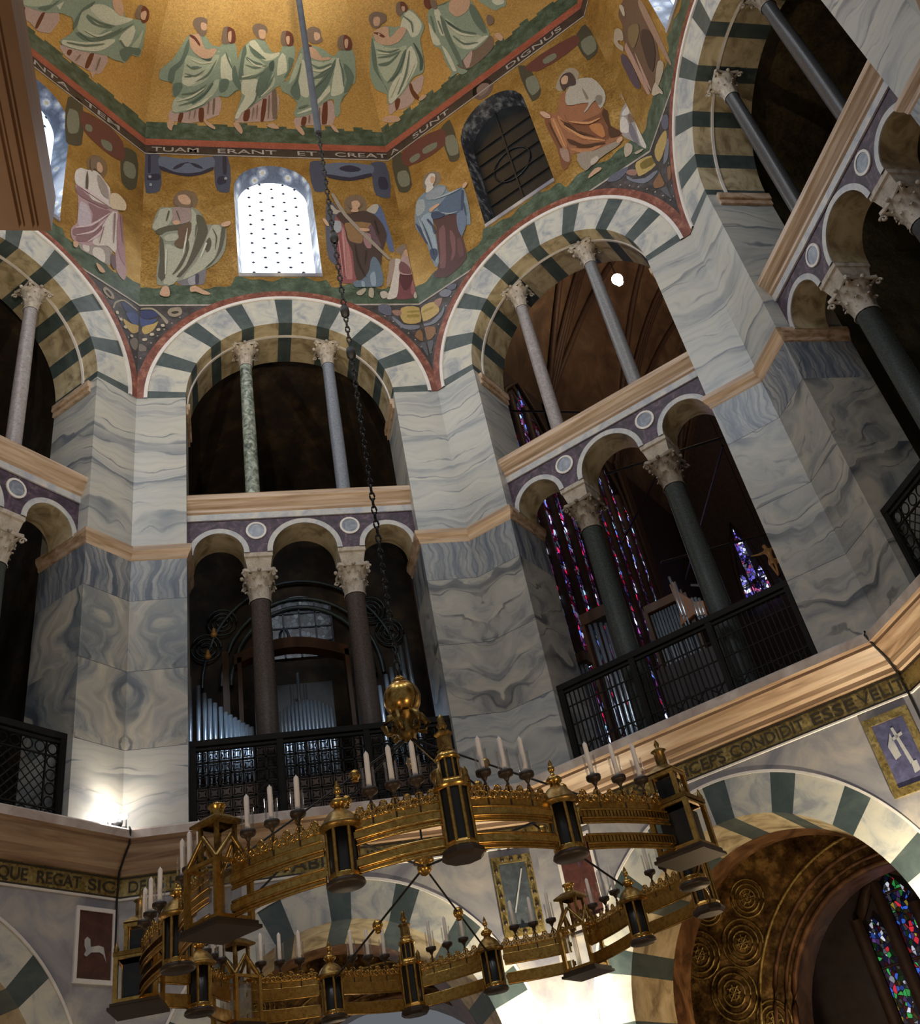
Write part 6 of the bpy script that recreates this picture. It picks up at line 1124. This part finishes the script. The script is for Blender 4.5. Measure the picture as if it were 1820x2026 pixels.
# rods, hub, orb
def rod(a, b, beads=()):
    a, b = Vector(a), Vector(b); m = MB(); m.tube([a, b], 0.009, 6); m.build('suspension_rod', MAT['iron'], CH)
    for t in beads: q = MB(); q.ball(a.lerp(b, t), 0.045, 10); q.lathe([(0.02, -0.06), (0.03, -0.05), (0.02, -0.04)], 8, a.lerp(b, t)); q.build('rod_bead', BR, CH)
top = (0, 0, 1.68); hub = (-0.02, 0, 0.62)
for k in (9, 7, 1, 15): x, y = LANT[k][1:3]; rod(top, (x * 0.97, y * 0.97, 0.46), (0.28, 0.55) if k == 9 else (0.32, 0.62))
for k in (3, 5, 11, 13): x, y = LANT[k][1:3]; rod(hub, (x * 0.95, y * 0.95, 0.30), (0.5,))
rod(top, (-0.01, 0, 0.68), (0.22,))
m = MB(); m.lathe([(0.001, -0.07), (0.03, -0.06), (0.055, -0.03), (0.06, 0.0), (0.05, 0.02), (0.085, 0.03), (0.085, 0.05), (0.03, 0.06), (0.02, 0.10)], 12, hub); m.build('lower_hub', BR, CH)
m = MB(); m.ball((0, 0, 2.03), 0.165, 28); m.lathe([(0.05, 0.155), (0.07, 0.165), (0.05, 0.19), (0.02, 0.22)], 14, (0, 0, 2.03)); m.build('gilt_orb', BR, CH)
m = MB(); m.tube([(0.1665 * math.cos(2 * PI * k / 32) * 0.6, 0.1665 * math.cos(2 * PI * k / 32) * -0.8, 2.03 + 0.1665 * math.sin(2 * PI * k / 32)) for k in range(32)], 0.004, 4, closed=True); m.build('orb_seam', DP, CH)
m = MB()
for k in range(6):
    a = 2 * PI * k / 6
    u = Vector((math.cos(a), math.sin(a), 0))
    m.tube([u * 0.05 + Vector((0, 0, 1.90)), u * 0.14 + Vector((0, 0, 1.86)), u * 0.19 + Vector((0, 0, 1.79)), u * 0.16 + Vector((0, 0, 1.72)), u * 0.10 + Vector((0, 0, 1.73)), u * 0.11 + Vector((0, 0, 1.79))], [0.03, 0.032, 0.03, 0.026, 0.02, 0.016], 7)
m.lathe([(0.12, 1.88), (0.09, 1.84), (0.06, 1.78), (0.09, 1.72), (0.06, 1.66), (0.001, 1.64)], 14); m.build('scroll_cluster', BO, CH)
# lower lamp dish seen behind the near eight-sided lantern
m = MB(); m.lathe([(0.001, -0.10), (0.07, -0.085), (0.12, -0.04), (0.135, 0.0), (0.13, 0.02), (0.12, 0.02), (0.06, 0.03)], 20, (0.16, -0.55, 1.12)); m.tube([(0.16, -0.55, 1.14), (0.02, 0, 1.66)], 0.006, 5); m.build('hanging_dish', BO, CH)
# the chain up to the dome: thick knotted links below, slim rod above
chain = empty('hanging_chain', (0, 0, 5.62)); tag(chain, 'long dark iron chain holding the chandelier from the dome', 'chain')
m = MB(); z = 0.0; i = 0
while z < 4.6:
    L = 0.085; e = Vector((1, 0, 0)) if i % 2 else Vector((0, 1, 0))
    m.tube([e * (0.024 * math.cos(2 * PI * k / 10)) + Vector((0, 0, z + L / 2 + L * 0.60 * math.sin(2 * PI * k / 10))) for k in range(10)], 0.011, 5, closed=True); z += L; i += 1
m.build('chain_links', MAT['iron'], chain); zz_ = z
m = MB()
i = 0; z = zz_
while z < 8.2:
    L = 0.105; e = Vector((1, 0, 0)) if i % 2 else Vector((0, 1, 0))
    m.tube([e * (0.026 * math.cos(2 * PI * k / 8)) + Vector((0, 0, z + L / 2 + L * 0.58 * math.sin(2 * PI * k / 8))) for k in range(8)], 0.013, 4, closed=True); z += L; i += 1
m.build('upper_chain_links', MAT['iron'], chain)
m = MB(); m.tube([(0, 0, z), (0, 0, 25.0)], 0.05, 8); m.build('suspension_bar', plain('grey_steel', (0.035, 0.04, 0.052), 0.6), chain)
for zk in (zz_, 6.0, 4.0): q = MB(); q.lathe([(0.02, -0.10), (0.05, -0.06), (0.055, 0), (0.05, 0.06), (0.02, 0.10)], 10, (0, 0, zk)); q.build('chain_knot', MAT['iron'], chain)
